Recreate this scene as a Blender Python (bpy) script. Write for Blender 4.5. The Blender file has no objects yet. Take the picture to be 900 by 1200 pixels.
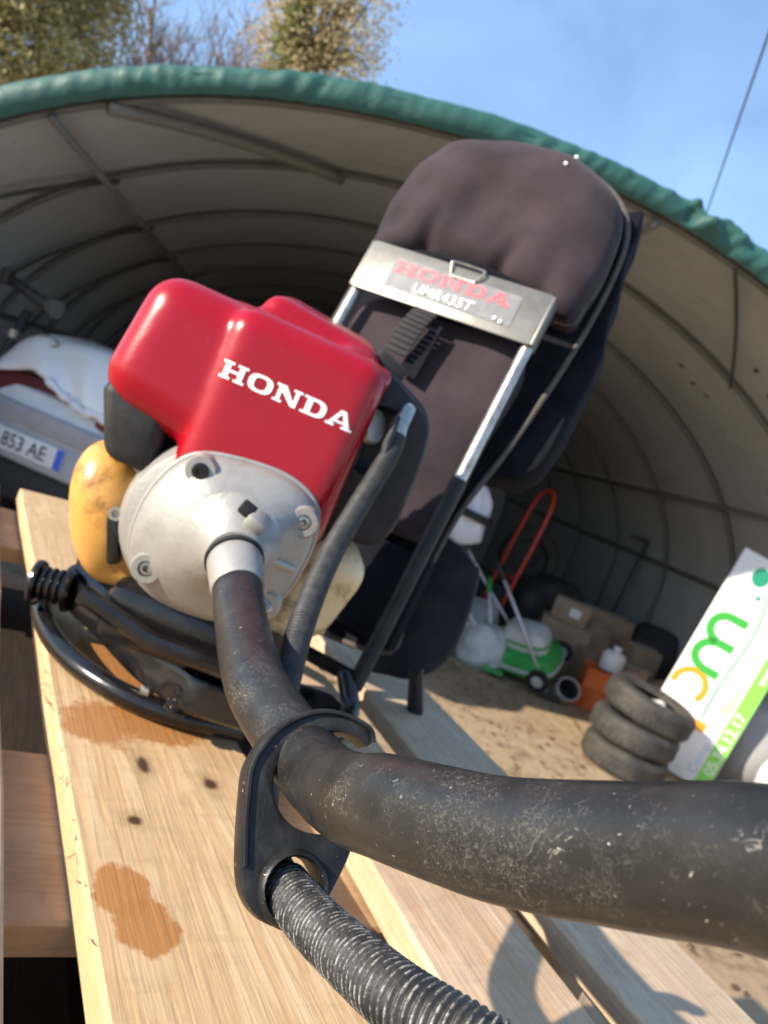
import bpy, bmesh, math, random
import numpy as np
from mathutils import Vector, Matrix, Euler
from mathutils.bvhtree import BVHTree

random.seed(7)
NR = np.random.default_rng(7)
SC = bpy.context.scene
COL = SC.collection
R_ = math.radians

# ------------------------------------------------------------------ camera, sky, sun, exposure
CAMZ = 1.33
PALZ = 1.05
RHO, DEL = R_(21.2), R_(5.0)
cam = bpy.data.cameras.new('camera')
camo = bpy.data.objects.new('camera', cam)
COL.objects.link(camo)
SC.camera = camo
_F = Vector((0, math.cos(DEL), -math.sin(DEL)))
_U0 = Vector((0, math.sin(DEL), math.cos(DEL)))
_R0 = Vector((1, 0, 0))
_R = _R0 * math.cos(RHO) + _U0 * math.sin(RHO)
_U = -_R0 * math.sin(RHO) + _U0 * math.cos(RHO)
m = Matrix((_R, _U, -_F)).transposed().to_4x4()
m.translation = (0, 0, CAMZ)
camo.matrix_world = m
cam.sensor_fit = 'VERTICAL'
cam.sensor_height = 24.0
cam.lens = 24.0 * 870 / 1200
cam.clip_start = 0.01
cam.clip_end = 900
cam.dof.use_dof = True
cam.dof.focus_distance = 0.25
cam.dof.aperture_fstop = (cam.lens / 1000) / 0.0016

SUN_AZ = R_(241)      # from +Y towards +X: behind and to the left
SUN_EL = R_(25.5)
sdir = Vector((math.sin(SUN_AZ) * math.cos(SUN_EL), math.cos(SUN_AZ) * math.cos(SUN_EL), math.sin(SUN_EL)))
W = bpy.data.worlds.new('World')
SC.world = W
W.use_nodes = True
nt = W.node_tree
bg = nt.nodes['Background']
sky = nt.nodes.new('ShaderNodeTexSky')
sky.sky_type = 'NISHITA'
sky.sun_disc = False
sky.sun_elevation = SUN_EL
sky.sun_rotation = SUN_AZ
sky.altitude = 100
sky.air_density = 1.0
sky.dust_density = 0.3
sky.ozone_density = 1.5
# thin high cirrus mixed into the sky
tcw = nt.nodes.new('ShaderNodeTexCoord')
mpw = nt.nodes.new('ShaderNodeMapping')
mpw.inputs['Scale'].default_value = (2.2, 1.2, 3.0)
mpw.inputs['Rotation'].default_value = (0.3, 0.4, 0.5)
nzw = nt.nodes.new('ShaderNodeTexNoise')
nzw.inputs['Scale'].default_value = 1.7
nzw.inputs['Detail'].default_value = 7
nzw.inputs['Distortion'].default_value = 0.7
rpw = nt.nodes.new('ShaderNodeValToRGB')
rpw.color_ramp.elements[0].position = 0.38
rpw.color_ramp.elements[0].color = (0.13, 0.13, 0.13, 1)
rpw.color_ramp.elements[1].position = 0.85
rpw.color_ramp.elements[1].color = (0.34, 0.34, 0.34, 1)
mxw = nt.nodes.new('ShaderNodeMix')
mxw.data_type = 'RGBA'
nt.links.new(tcw.outputs['Generated'], mpw.inputs['Vector'])
nt.links.new(mpw.outputs[0], nzw.inputs['Vector'])
nt.links.new(nzw.outputs[0], rpw.inputs[0])
nt.links.new(rpw.outputs[0], mxw.inputs['Factor'])
nt.links.new(sky.outputs[0], mxw.inputs['A'])
mxw.inputs['B'].default_value = (5.6, 9.2, 16.0, 1)
nt.links.new(mxw.outputs['Result'], bg.inputs['Color'])
bg.inputs['Strength'].default_value = 0.10
sl = bpy.data.lights.new('sun', 'SUN')
sl.energy = 5.0

sl.angle = R_(0.55)
sl.color = (1.0, 0.89, 0.74)
so = bpy.data.objects.new('sun', sl)
COL.objects.link(so)
so.rotation_euler = sdir.to_track_quat('Z', 'Y').to_euler()
so.location = (-4, -6, 8)
SC.view_settings.view_transform = 'Standard'
SC.view_settings.look = 'None'
SC.view_settings.gamma = 1
SC.view_settings.exposure = 0.92


# ------------------------------------------------------------------ helpers
WM = {}


def link(name, data, parent=None, M=None):
    o = bpy.data.objects.new(name, data)
    COL.objects.link(o)
    M = M.copy() if M is not None else Matrix.Identity(4)
    WM[o] = M
    if parent is not None:
        o.parent = parent
        o.matrix_parent_inverse = WM[parent].inverted()
    o.matrix_basis = M
    return o


def tag(o, label=None, cat=None, group=None, kind=None):
    if label: o['label'] = label
    if cat: o['category'] = cat
    if group: o['group'] = group
    if kind: o['kind'] = kind
    return o


def thing(name, loc, label, cat, group=None):
    e = link(name, None, None, Matrix.Translation(Vector(loc)))
    e.empty_display_size = 0.1
    return tag(e, label, cat, group)


def mesh_of(bm, name='m', smooth=None):
    bmesh.ops.recalc_face_normals(bm, faces=bm.faces)
    me = bpy.data.meshes.new(name)
    bm.to_mesh(me)
    bm.free()
    if smooth:
        for p in me.polygons: p.use_smooth = True
        if smooth is not True:
            me.set_sharp_from_angle(angle=R_(smooth))
    return me


def part(name, bm, mat, parent=None, M=None, smooth=35):
    me = bm if isinstance(bm, bpy.types.Mesh) else mesh_of(bm, name, smooth)
    if mat is not None and len(me.materials) == 0: me.materials.append(mat)
    return link(name, me, parent, M)


def catmull(P, n=8, closed=False):
    P = [Vector(p) for p in P]
    out = []
    N = len(P)
    for i in range(N if closed else N - 1):
        if closed:
            a, b, c, d = P[i - 1], P[i], P[(i + 1) % N], P[(i + 2) % N]
        else:
            a, b, c, d = P[max(i - 1, 0)], P[i], P[i + 1], P[min(i + 2, N - 1)]
        for k in range(n):
            t = k / n
            out.append(0.5 * ((2 * b) + (c - a) * t + (2 * a - 5 * b + 4 * c - d) * t * t + (3 * b - a - 3 * c + d) * t ** 3))
    if not closed: out.append(P[-1])
    return out


def sweep(bm, pts, rad, seg=12, closed=False, caps=True, flat=None):
    """tube along pts; rad number or list; flat=(a,b) elliptical factors"""
    pts = [Vector(p) for p in pts]
    N = len(pts)
    rads = rad if isinstance(rad, (list, tuple)) else [rad] * N
    tans = []
    for i in range(N):
        a = pts[i - 1] if (i > 0 or closed) else pts[i]
        b = pts[(i + 1) % N] if (i < N - 1 or closed) else pts[i]
        tans.append((b - a).normalized())
    t0 = tans[0]
    ref = Vector((0, 0, 1)) if abs(t0.z) < 0.9 else Vector((1, 0, 0))
    nrm = (ref - t0 * ref.dot(t0)).normalized()
    rings = []
    fa, fb = flat or (1, 1)
    for i in range(N):
        t = tans[i]
        nrm = (nrm - t * nrm.dot(t)).normalized()
        bn = t.cross(nrm)
        rings.append([bm.verts.new(pts[i] + (nrm * (math.cos(2 * math.pi * k / seg) * fa) + bn * (math.sin(2 * math.pi * k / seg) * fb)) * rads[i]) for k in range(seg)])
    for i in range(N if closed else N - 1):
        A, B = rings[i], rings[(i + 1) % N]
        for k in range(seg):
            bm.faces.new((A[k], A[(k + 1) % seg], B[(k + 1) % seg], B[k]))
    if caps and not closed:
        bm.faces.new(rings[0][::-1])
        bm.faces.new(rings[-1])
    return bm


def tube_bm(pts, rad, seg=12, n=0, **k):
    bm = bmesh.new()
    if n:
        k0 = len(pts)
        pts = catmull(pts, n)
        if isinstance(rad, (list, tuple)):
            L_ = len(pts) - 1
            rad = [rad[min(int(i / L_ * (k0 - 1)), k0 - 2)] + (rad[min(int(i / L_ * (k0 - 1)), k0 - 2) + 1] - rad[min(int(i / L_ * (k0 - 1)), k0 - 2)]) * (i / L_ * (k0 - 1) - min(int(i / L_ * (k0 - 1)), k0 - 2)) for i in range(L_ + 1)]
    return sweep(bm, pts, rad, seg, **k)


def rbox(c, s, bev=0.0, seg=2, rot=None, bm=None):
    b2 = bmesh.new()
    bmesh.ops.create_cube(b2, size=1)
    bmesh.ops.scale(b2, vec=s, verts=b2.verts)
    if bev: bmesh.ops.bevel(b2, geom=list(b2.edges), offset=bev, segments=seg, profile=0.5, affect='EDGES', clamp_overlap=True)
    M = Matrix.Translation(c)
    if rot: M = M @ Euler(rot).to_matrix().to_4x4()
    bmesh.ops.transform(b2, matrix=M, verts=b2.verts)
    if bm is None: return b2
    add(bm, b2)
    return bm


def add(bm, other):
    me = bpy.data.meshes.new('t')
    other.to_mesh(me)
    other.free()
    bm.from_mesh(me)
    bpy.data.meshes.remove(me)
    return bm


def lathe(profile, c=(0, 0, 0), axis=(0, 0, 1), seg=32, close=False):
    """profile [(r, h)]"""
    bm = bmesh.new()
    q = Vector((0, 0, 1)).rotation_difference(Vector(axis).normalized())
    rings = []
    for r, h in profile:
        if r < 1e-6:
            rings.append([bm.verts.new(Vector(c) + q @ Vector((0, 0, h)))])
        else:
            rings.append([bm.verts.new(Vector(c) + q @ Vector((r * math.cos(2 * math.pi * k / seg), r * math.sin(2 * math.pi * k / seg), h))) for k in range(seg)])
    prs = list(zip(rings, rings[1:]))
    if close: prs.append((rings[-1], rings[0]))
    for A, B in prs:
        for k in range(seg):
            k2 = (k + 1) % seg
            if len(A) == 1 and len(B) == 1: continue
            if len(A) == 1: bm.faces.new((A[0], B[k2], B[k]))
            elif len(B) == 1: bm.faces.new((A[k], A[k2], B[0]))
            else: bm.faces.new((A[k], A[k2], B[k2], B[k]))
    return bm


def prism(outline, y0, y1, bev=0.0, seg=2):
    """outline of (x,z) extruded along y"""
    bm = bmesh.new()
    vs = [bm.verts.new((x, y0, z)) for x, z in outline]
    f = bm.faces.new(vs)
    r = bmesh.ops.extrude_face_region(bm, geom=[f])
    bmesh.ops.translate(bm, vec=(0, y1 - y0, 0), verts=[v for v in r['geom'] if isinstance(v, bmesh.types.BMVert)])
    if bev:
        ed = [e for e in bm.edges if abs(e.verts[0].co.y - e.verts[1].co.y) < 1e-6]
        bmesh.ops.bevel(bm, geom=ed, offset=bev, segments=seg, profile=0.5, affect='EDGES', clamp_overlap=True)
    return bm


def loft(rings, caps=True):
    bm = bmesh.new()
    V = [[bm.verts.new(p) for p in r] for r in rings]
    for A, B in zip(V, V[1:]):
        n = len(A)
        for k in range(n):
            bm.faces.new((A[k], A[(k + 1) % n], B[(k + 1) % n], B[k]))
    if caps:
        bm.faces.new(V[0][::-1])
        bm.faces.new(V[-1])
    return bm


def puffy(outline, yb, yf, puff, steps=7, back=0.006):
    """cushion: outline (x,z) closed list, back plane yb, edge yf, bulging by puff towards -y"""
    o = [Vector((x, 0, z)) for x, z in outline]
    cx = sum(p.x for p in o) / len(o)
    cz = sum(p.z for p in o) / len(o)
    rings = [[(p.x, yb, p.z) for p in o], [(p.x, yf, p.z) for p in o]]
    for k in range(1, steps + 1):
        a = k / steps * math.pi / 2
        s = math.cos(a) ** 0.55 if k < steps else 0.02
        s = max(s, 0.02)
        y = yf - puff * math.sin(a) ** 1.1
        rings.append([(cx + (p.x - cx) * s, y, cz + (p.z - cz) * s) for p in o])
    return loft(rings)


def bake(bm, mods):
    """evaluate modifiers on a temp object and return a plain mesh"""
    me = bpy.data.meshes.new('tmp')
    bmesh.ops.recalc_face_normals(bm, faces=bm.faces)
    bm.to_mesh(me)
    bm.free()
    o = bpy.data.objects.new('tmp', me)
    COL.objects.link(o)
    for t, kw in mods:
        md = o.modifiers.new('m', t)
        for k, v in kw.items(): setattr(md, k, v)
    dg = bpy.context.evaluated_depsgraph_get()
    res = bpy.data.meshes.new_from_object(o.evaluated_get(dg))
    bpy.data.objects.remove(o)
    bpy.data.meshes.remove(me)
    for p in res.polygons: p.use_smooth = True
    return res


def remesh(bm, vox, it=6, fac=0.5):
    return bake(bm, [('REMESH', dict(mode='VOXEL', voxel_size=vox)), ('SMOOTH', dict(factor=fac, iterations=it))])


def text_bm(body, size, align='LEFT', shear=0.0, bold=0.0, ext=0.0, space=1.0):
    cu = bpy.data.curves.new('txt', 'FONT')
    cu.body = body
    cu.size = size
    cu.align_x = align
    cu.shear = shear
    cu.space_character = space
    cu.offset = bold
    cu.extrude = ext
    cu.resolution_u = 3
    o = bpy.data.objects.new('txt', cu)
    COL.objects.link(o)
    dg = bpy.context.evaluated_depsgraph_get()
    me = bpy.data.meshes.new_from_object(o.evaluated_get(dg))
    bpy.data.objects.remove(o)
    bm = bmesh.new()
    bm.from_mesh(me)
    bpy.data.meshes.remove(me)
    return bm


def slab_letters(word, h, total):
    """slab-serif capitals HONDA in the xz plane, baseline z=0, width total. Returns bmesh (flat, facing -y)"""
    bm = bmesh.new()
    ws = {'H': 1.25, 'O': 1.2, 'N': 1.3, 'D': 1.2, 'A': 1.35}
    tot = sum(ws[c] for c in word) + 0.10 * (len(word) - 1)
    k = total / tot

    def quad(pts):
        bm.faces.new([bm.verts.new((x, 0, z)) for x, z in pts])

    def ringp(cx, w, dshape):
        n = 28
        o, i = [], []
        for j in range(n):
            a = 2 * math.pi * j / n
            ca, sa = math.cos(a), math.sin(a)
            ex = 0.75
            sx = math.copysign(abs(ca) ** ex, ca)
            sz = math.copysign(abs(sa) ** ex, sa)
            if dshape and ca < 0: sx = -0.72 if abs(sa) > 0.0 else -0.72
            o.append((cx + sx * w / 2, h / 2 + sz * h / 2))
            ix = sx * (w / 2 - 0.30 * k)
            if dshape and ca < 0: ix = -0.72 * w / 2 + 0.30 * k
            i.append((cx + ix, h / 2 + sz * (h / 2 - 0.17 * h)))
        for j in range(n):
            j2 = (j + 1) % n
            quad([o[j], o[j2], i[j2], i[j]])

    x = 0.0
    for c in word:
        w = ws[c] * k
        st = 0.27 * k
        sf = 0.14 * h
        if c == 'H':
            for xx in (x + 0.14 * k, x + w - 0.14 * k - st):
                quad([(xx, sf), (xx + st, sf), (xx + st, h - sf), (xx, h - sf)])
                for z0 in (0, h - sf): quad([(xx - 0.13 * k, z0), (xx + st + 0.13 * k, z0), (xx + st + 0.13 * k, z0 + sf), (xx - 0.13 * k, z0 + sf)])
            quad([(x + 0.14 * k + st, h * 0.42), (x + w - 0.14 * k - st, h * 0.42), (x + w - 0.14 * k - st, h * 0.58), (x + 0.14 * k + st, h * 0.58)])
        elif c == 'O':
            ringp(x + w / 2, w, False)
        elif c == 'D':
            ringp(x + w / 2, w, True)
            for z0 in (0, h - sf): quad([(x, z0), (x + 0.2 * k, z0), (x + 0.2 * k, z0 + sf), (x, z0 + sf)])
        elif c == 'N':
            a, b = x + 0.14 * k, x + w - 0.12 * k
            sn = 0.2 * k
            quad([(a, sf), (a + sn, sf), (a + sn, h), (a, h)])
            quad([(b - sn, 0), (b, 0), (b, h - sf), (b - sn, h - sf)])
            quad([(a + sn, h), (a + sn, h * .62), (b - sn - 0.05 * k, 0), (b - sn, 0)])
            quad([(a + sn, h), (a + sn + .14 * k, h), (b - sn, h * .3), (b - sn, 0)])
            quad([(a - 0.13 * k, 0), (a + sn + 0.13 * k, 0), (a + sn + 0.13 * k, sf), (a - 0.13 * k, sf)])
            quad([(b - sn - 0.13 * k, h - sf), (b + 0.12 * k, h - sf), (b + 0.12 * k, h), (b - sn - 0.13 * k, h)])
            quad([(a - 0.13 * k, h - sf), (a, h - sf), (a, h), (a - 0.13 * k, h)])
        elif c == 'A':
            cxx = x + w / 2
            quad([(x + .12 * k, sf), (x + .32 * k, sf), (cxx, h * .8), (cxx - .14 * k, h)])
            quad([(cxx - .14 * k, h), (cxx, h * .78), (x + w - .44 * k, sf), (x + w - .12 * k, sf)])
            quad([(cxx - .14 * k, h), (cxx + .14 * k, h), (x + w - .12 * k, sf), (cxx, h * .75)])
            quad([(x + .40 * k, h * .25), (x + w - .45 * k, h * .25), (x + w - .5 * k, h * .39), (x + .48 * k, h * .39)])
            quad([(x, 0), (x + .44 * k, 0), (x + .44 * k, sf), (x, sf)])
            quad([(x + w - .56 * k, 0), (x + w, 0), (x + w, sf), (x + w - .56 * k, sf)])
        x += w + 0.10 * k
    return bm


def conform(bm, target_mesh, off, ystart=-0.3):
    """push every vertex along +y onto target mesh (same local frame), leaving it proud by off"""
    tm = bmesh.new()
    tm.from_mesh(target_mesh)
    tree = BVHTree.FromBMesh(tm)
    bmesh.ops.triangulate(bm, faces=bm.faces)
    bmesh.ops.subdivide_edges(bm, edges=bm.edges, cuts=2, use_grid_fill=True)
    for v in bm.verts:
        loc, nrm, i, d = tree.ray_cast(Vector((v.co.x, ystart, v.co.z)), Vector((0, 1, 0)))
        if loc is not None: v.co = loc + Vector((0, -off, 0))
    tm.free()
    return bm


# ------------------------------------------------------------------ materials
def newmat(name):
    m = bpy.data.materials.new(name)
    m.use_nodes = True
    return m, m.node_tree, m.node_tree.nodes['Principled BSDF']


def nd(nt, t, **kw):
    n = nt.nodes.new(t)
    for k, v in kw.items():
        if k in n.inputs: n.inputs[k].default_value = v
        else: setattr(n, k, v)
    return n


def ramp(nt, src, p0, p1, c0=(0, 0, 0, 1), c1=(1, 1, 1, 1)):
    r = nt.nodes.new('ShaderNodeValToRGB')
    r.color_ramp.elements[0].position = p0
    r.color_ramp.elements[1].position = p1
    r.color_ramp.elements[0].color = c0
    r.color_ramp.elements[1].color = c1
    nt.links.new(src, r.inputs[0])
    return r.outputs[0]


def mixc(nt, fac, a, b):
    x = nt.nodes.new('ShaderNodeMix')
    x.data_type = 'RGBA'
    for s, v in (('Factor', fac), ('A', a), ('B', b)):
        if isinstance(v, bpy.types.NodeSocket): nt.links.new(v, x.inputs[s])
        else: x.inputs[s].default_value = v
    return x.outputs['Result']


def c4(c): return (c[0], c[1], c[2], 1)


def coords(nt, scale=(1, 1, 1), rot=(0, 0, 0), kind='Object'):
    tc = nt.nodes.new('ShaderNodeTexCoord')
    mp = nt.nodes.new('ShaderNodeMapping')
    mp.inputs['Scale'].default_value = scale
    mp.inputs['Rotation'].default_value = rot
    nt.links.new(tc.outputs[kind], mp.inputs['Vector'])
    return mp.outputs[0]


def noise(nt, vec, scale, detail=5, rough=0.55, dist=0.0):
    n = nd(nt, 'ShaderNodeTexNoise', Scale=scale, Detail=detail, Roughness=rough, Distortion=dist)
    nt.links.new(vec, n.inputs['Vector'])
    return n.outputs[0]


def mat(name, col, rough=0.5, metal=0.0, col2=None, nscale=20, npos=(0.4, 0.7), bump=0.0, bscale=200, stretch=(1, 1, 1), coat=0.0, rvar=0.0, spec=None, specks=None, sheen=0.0, trans=0.0):
    m, nt, p = newmat(name)
    p.inputs['Base Color'].default_value = c4(col)
    p.inputs['Roughness'].default_value = rough
    p.inputs['Metallic'].default_value = metal
    p.inputs['Coat Weight'].default_value = coat
    if spec is not None: p.inputs['Specular IOR Level'].default_value = spec
    if sheen:
        p.inputs['Sheen Weight'].default_value = sheen
        p.inputs['Sheen Roughness'].default_value = 0.5
    vec = coords(nt, stretch)
    cs = None
    if col2 is not None:
        cs = mixc(nt, ramp(nt, noise(nt, vec, nscale, 6, 0.6), *npos), c4(col), c4(col2))
    if specks:
        for (sc, lo, hi, sc_col) in specks:
            f = ramp(nt, noise(nt, vec, sc, 3, 0.7, 0.6), lo, hi)
            cs = mixc(nt, f, cs if cs is not None else c4(col), c4(sc_col))
    if cs is not None: nt.links.new(cs, p.inputs['Base Color'])
    if rvar:
        rr = ramp(nt, noise(nt, vec, nscale * 1.7, 5), 0.3, 0.75, (rough - rvar,) * 3 + (1,), (rough + rvar,) * 3 + (1,))
        nt.links.new(rr, p.inputs['Roughness'])
    if bump:
        b = nd(nt, 'ShaderNodeBump', Strength=bump, Distance=0.002)
        nt.links.new(noise(nt, vec, bscale, 4), b.inputs['Height'])
        nt.links.new(b.outputs[0], p.inputs['Normal'])
    return m


def wood_mat(name, base, dark, pale, knots=(), stains=(), seed=0.0):
    """object x runs along the plank"""
    m, nt, p = newmat(name)
    tc = nt.nodes.new('ShaderNodeTexCoord')
    mp = nt.nodes.new('ShaderNodeMapping')
    mp.inputs['Location'].default_value = (seed, seed * 0.7, 0)
    mp.inputs['Scale'].default_value = (1, 1, 1)
    nt.links.new(tc.outputs['Object'], mp.inputs['Vector'])
    st = nt.nodes.new('ShaderNodeMapping')
    st.inputs['Scale'].default_value = (2.6, 34, 34)
    nt.links.new(mp.outputs[0], st.inputs['Vector'])
    g1 = noise(nt, st.outputs[0], 1.1, 6, 0.6, 1.2)
    st2 = nt.nodes.new('ShaderNodeMapping')
    st2.inputs['Scale'].default_value = (10, 260, 260)
    nt.links.new(mp.outputs[0], st2.inputs['Vector'])
    g2 = noise(nt, st2.outputs[0], 1.0, 5, 0.6, 0.4)
    big = noise(nt, mp.outputs[0], 9, 4, 0.6, 0.5)
    rg_ = nd(nt, 'ShaderNodeMath', operation='SINE')
    rm_ = nd(nt, 'ShaderNodeMath', operation='MULTIPLY')
    nt.links.new(g1, rm_.inputs[0])
    rm_.inputs[1].default_value = 42.0
    nt.links.new(rm_.outputs[0], rg_.inputs[0])
    c = mixc(nt, ramp(nt, g1, 0.38, 0.68), c4(base), c4(pale))
    c = mixc(nt, ramp(nt, rg_.outputs[0], 0.2, 1.0, (0, 0, 0, 1), (0.42, 0.42, 0.42, 1)), c, c4((base[0] * 0.72, base[1] * 0.62, base[2] * 0.5)))
    c = mixc(nt, ramp(nt, big, 0.45, 0.75), c, c4([x * 0.86 for x in base]))
    c = mixc(nt, ramp(nt, g2, 0.56, 0.80, (0, 0, 0, 1), (0.20, 0.20, 0.20, 1)), c, c4(dark))
    sw = nt.nodes.new('ShaderNodeMapping')
    sw.inputs['Scale'].default_value = (70, 14, 14)
    sw.inputs['Rotation'].default_value = (0, 0, 0.5)
    nt.links.new(mp.outputs[0], sw.inputs['Vector'])
    saw = noise(nt, sw.outputs[0], 1.6, 4, 0.6)
    c = mixc(nt, ramp(nt, saw, 0.52, 0.72, (0, 0, 0, 1), (0.28, 0.28, 0.28, 1)), c, c4([x * 0.55 for x in base]))
    patch = noise(nt, mp.outputs[0], 16, 5, 0.65, 1.0)
    c = mixc(nt, ramp(nt, patch, 0.55, 0.70, (0, 0, 0, 1), (0.35, 0.35, 0.35, 1)), c, c4((base[0] * 0.66, base[1] * 0.74, base[2] * 0.9)))
    fine = noise(nt, mp.outputs[0], 60, 3)
    rgh = 0.72

    def spot(cx, cy, rx, ry, wob, lo, hi):
        q = nt.nodes.new('ShaderNodeMapping')
        q.vector_type = 'POINT'
        q.inputs['Location'].default_value = (-cx / rx, -cy / ry, 0)
        q.inputs['Scale'].default_value = (1 / rx, 1 / ry, 0)
        nt.links.new(tc.outputs['Object'], q.inputs['Vector'])
        ln = nd(nt, 'ShaderNodeVectorMath', operation='LENGTH')
        nt.links.new(q.outputs[0], ln.inputs[0])
        ad = nd(nt, 'ShaderNodeMath', operation='MULTIPLY_ADD')
        nt.links.new(noise(nt, tc.outputs['Object'], 55, 5, 0.7), ad.inputs[0])
        ad.inputs[1].default_value = wob
        nt.links.new(ln.outputs['Value'], ad.inputs[2])
        hv = nd(nt, 'ShaderNodeMath', operation='MULTIPLY')
        nt.links.new(ad.outputs[0], hv.inputs[0])
        hv.inputs[1].default_value = 0.4
        return ramp(nt, hv.outputs[0], (lo + wob * .5) * .4, (hi + wob * .5) * .4, (1, 1, 1, 1), (0, 0, 0, 1))
    for (cx, cy, rx, ry, col, wob, soft, op) in stains:
        f = spot(cx, cy, rx, ry, wob, 1 - soft, 1.0)
        sc = nd(nt, 'ShaderNodeMath', operation='MULTIPLY')
        nt.links.new(f, sc.inputs[0])
        sc.inputs[1].default_value = op
        c = mixc(nt, sc.outputs[0], c, c4(col))
    for (cx, cy, rx, ry) in knots:
        c = mixc(nt, spot(cx, cy, rx * 2.6, ry * 2.2, 1.2, 0.2, 1.0), c, c4([x * 0.66 for x in base]))
        c = mixc(nt, spot(cx, cy, rx, ry, 0.9, 0.5, 1.0), c, (0.07, 0.035, 0.018, 1))
    nt.links.new(c, p.inputs['Base Color'])
    p.inputs['Roughness'].default_value = rgh
    p.inputs['Specular IOR Level'].default_value = 0.25
    b = nd(nt, 'ShaderNodeBump', Strength=0.5, Distance=0.0016)
    mm = nd(nt, 'ShaderNodeMath', operation='ADD')
    nt.links.new(g2, mm.inputs[0])
    nt.links.new(g1, mm.inputs[1])
    nt.links.new(mm.outputs[0], b.inputs['Height'])
    nt.links.new(b.outputs[0], p.inputs['Normal'])
    return m


MT = {}
MT['red'] = mat('red_plastic', (0.29, 0.003, 0.011), 0.28, coat=0.08, spec=0.35, col2=(0.31, 0.003, 0.013), nscale=14, bump=0.04, bscale=420, rvar=0.06, specks=[(300, 0.72, 0.80, (0.55, 0.10, 0.09))])
MT['white_print'] = mat('white_print', (0.80, 0.79, 0.77), 0.5)
MT['cast'] = mat('cast_aluminium', (0.32, 0.31, 0.285), 0.42, metal=0.3, col2=(0.215, 0.205, 0.18), nscale=26, npos=(0.5, 0.8), bump=0.15, bscale=260, specks=[(90, 0.66, 0.8, (0.30, 0.27, 0.22))])
MT['steel'] = mat('bare_steel', (0.46, 0.44, 0.40), 0.35, metal=0.8, col2=(0.25, 0.22, 0.19), nscale=60, bump=0.1)
MT['plate'] = mat('anodised_plate', (0.21, 0.20, 0.18), 0.42, metal=0.45, col2=(0.155, 0.147, 0.13), nscale=40, bump=0.05)
MT['rubber'] = mat('dusty_black_rubber', (0.013, 0.0128, 0.0125), 0.35, col2=(0.030, 0.0285, 0.0265), nscale=38, npos=(0.45, 0.80), bump=0.12, bscale=900, rvar=0.08, specks=[(420, 0.70, 0.74, (0.40, 0.38, 0.34)), (900, 0.66, 0.74, (0.16, 0.15, 0.135))])
def add_scratches(m, scale, width, mask_scale, mask_lo, col, amount=1.0):
    nt = m.node_tree
    p = nt.nodes['Principled BSDF']
    src = p.inputs['Base Color'].links[0].from_socket
    vec = coords(nt)
    n = noise(nt, vec, scale, 2, 0.5, 1.4)
    sb = nd(nt, 'ShaderNodeMath', operation='SUBTRACT')
    nt.links.new(n, sb.inputs[0])
    sb.inputs[1].default_value = 0.5
    ab = nd(nt, 'ShaderNodeMath', operation='ABSOLUTE')
    nt.links.new(sb.outputs[0], ab.inputs[0])
    line = ramp(nt, ab.outputs[0], width * .3, width, (1, 1, 1, 1), (0, 0, 0, 1))
    mk = ramp(nt, noise(nt, vec, mask_scale, 4, 0.7), mask_lo, mask_lo + 0.06, (0, 0, 0, 1), (amount, amount, amount, 1))
    mu = nd(nt, 'ShaderNodeMath', operation='MULTIPLY')
    nt.links.new(line, mu.inputs[0])
    nt.links.new(mk, mu.inputs[1])
    nt.links.new(mixc(nt, mu.outputs[0], src, c4(col)), p.inputs['Base Color'])


add_scratches(MT['red'], 60, 0.004, 14, 0.58, (0.50, 0.16, 0.15), 0.5)
add_scratches(MT['cast'], 90, 0.006, 20, 0.52, (0.20, 0.18, 0.15), 0.6)
add_scratches(MT['rubber'], 150, 0.008, 40, 0.60, (0.36, 0.34, 0.30), 0.8)
add_scratches(MT['rubber'], 420, 0.03, 25, 0.50, (0.13, 0.122, 0.11), 0.5)
MT['clip'] = mat('scuffed_black_plastic', (0.009, 0.009, 0.010), 0.45, spec=0.35, col2=(0.032, 0.031, 0.029), nscale=70, npos=(0.45, 0.75), bump=0.15, bscale=500, specks=[(200, 0.68, 0.73, (0.32, 0.31, 0.29))])
MT['corr'] = mat('worn_corrugated_plastic', (0.030, 0.030, 0.030), 0.5, col2=(0.09, 0.088, 0.084), nscale=120, bump=0.3, bscale=700, specks=[(260, 0.56, 0.62, (0.50, 0.49, 0.46)), (700, 0.60, 0.68, (0.38, 0.37, 0.35))])
def corr_mat():
    m, nt, p = newmat('worn_corrugated_plastic')
    vec = coords(nt)
    at_ = nd(nt, 'ShaderNodeAttribute', attribute_name='ridge')
    wear = nd(nt, 'ShaderNodeMath', operation='MULTIPLY')
    nt.links.new(ramp(nt, at_.outputs['Fac'], 0.7, 1.0), wear.inputs[0])
    nt.links.new(ramp(nt, noise(nt, vec, 240, 6, 0.8), 0.47, 0.60), wear.inputs[1])
    c = mixc(nt, ramp(nt, noise(nt, vec, 90, 4), 0.4, 0.7), (0.014, 0.014, 0.015, 1), (0.045, 0.044, 0.042, 1))
    c = mixc(nt, wear.outputs[0], c, (0.34, 0.33, 0.315, 1))
    nt.links.new(c, p.inputs['Base Color'])
    p.inputs['Roughness'].default_value = 0.55
    b = nd(nt, 'ShaderNodeBump', Strength=0.25, Distance=0.002)
    nt.links.new(noise(nt, vec, 700, 4), b.inputs['Height'])
    nt.links.new(b.outputs[0], p.inputs['Normal'])
    return m


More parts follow.
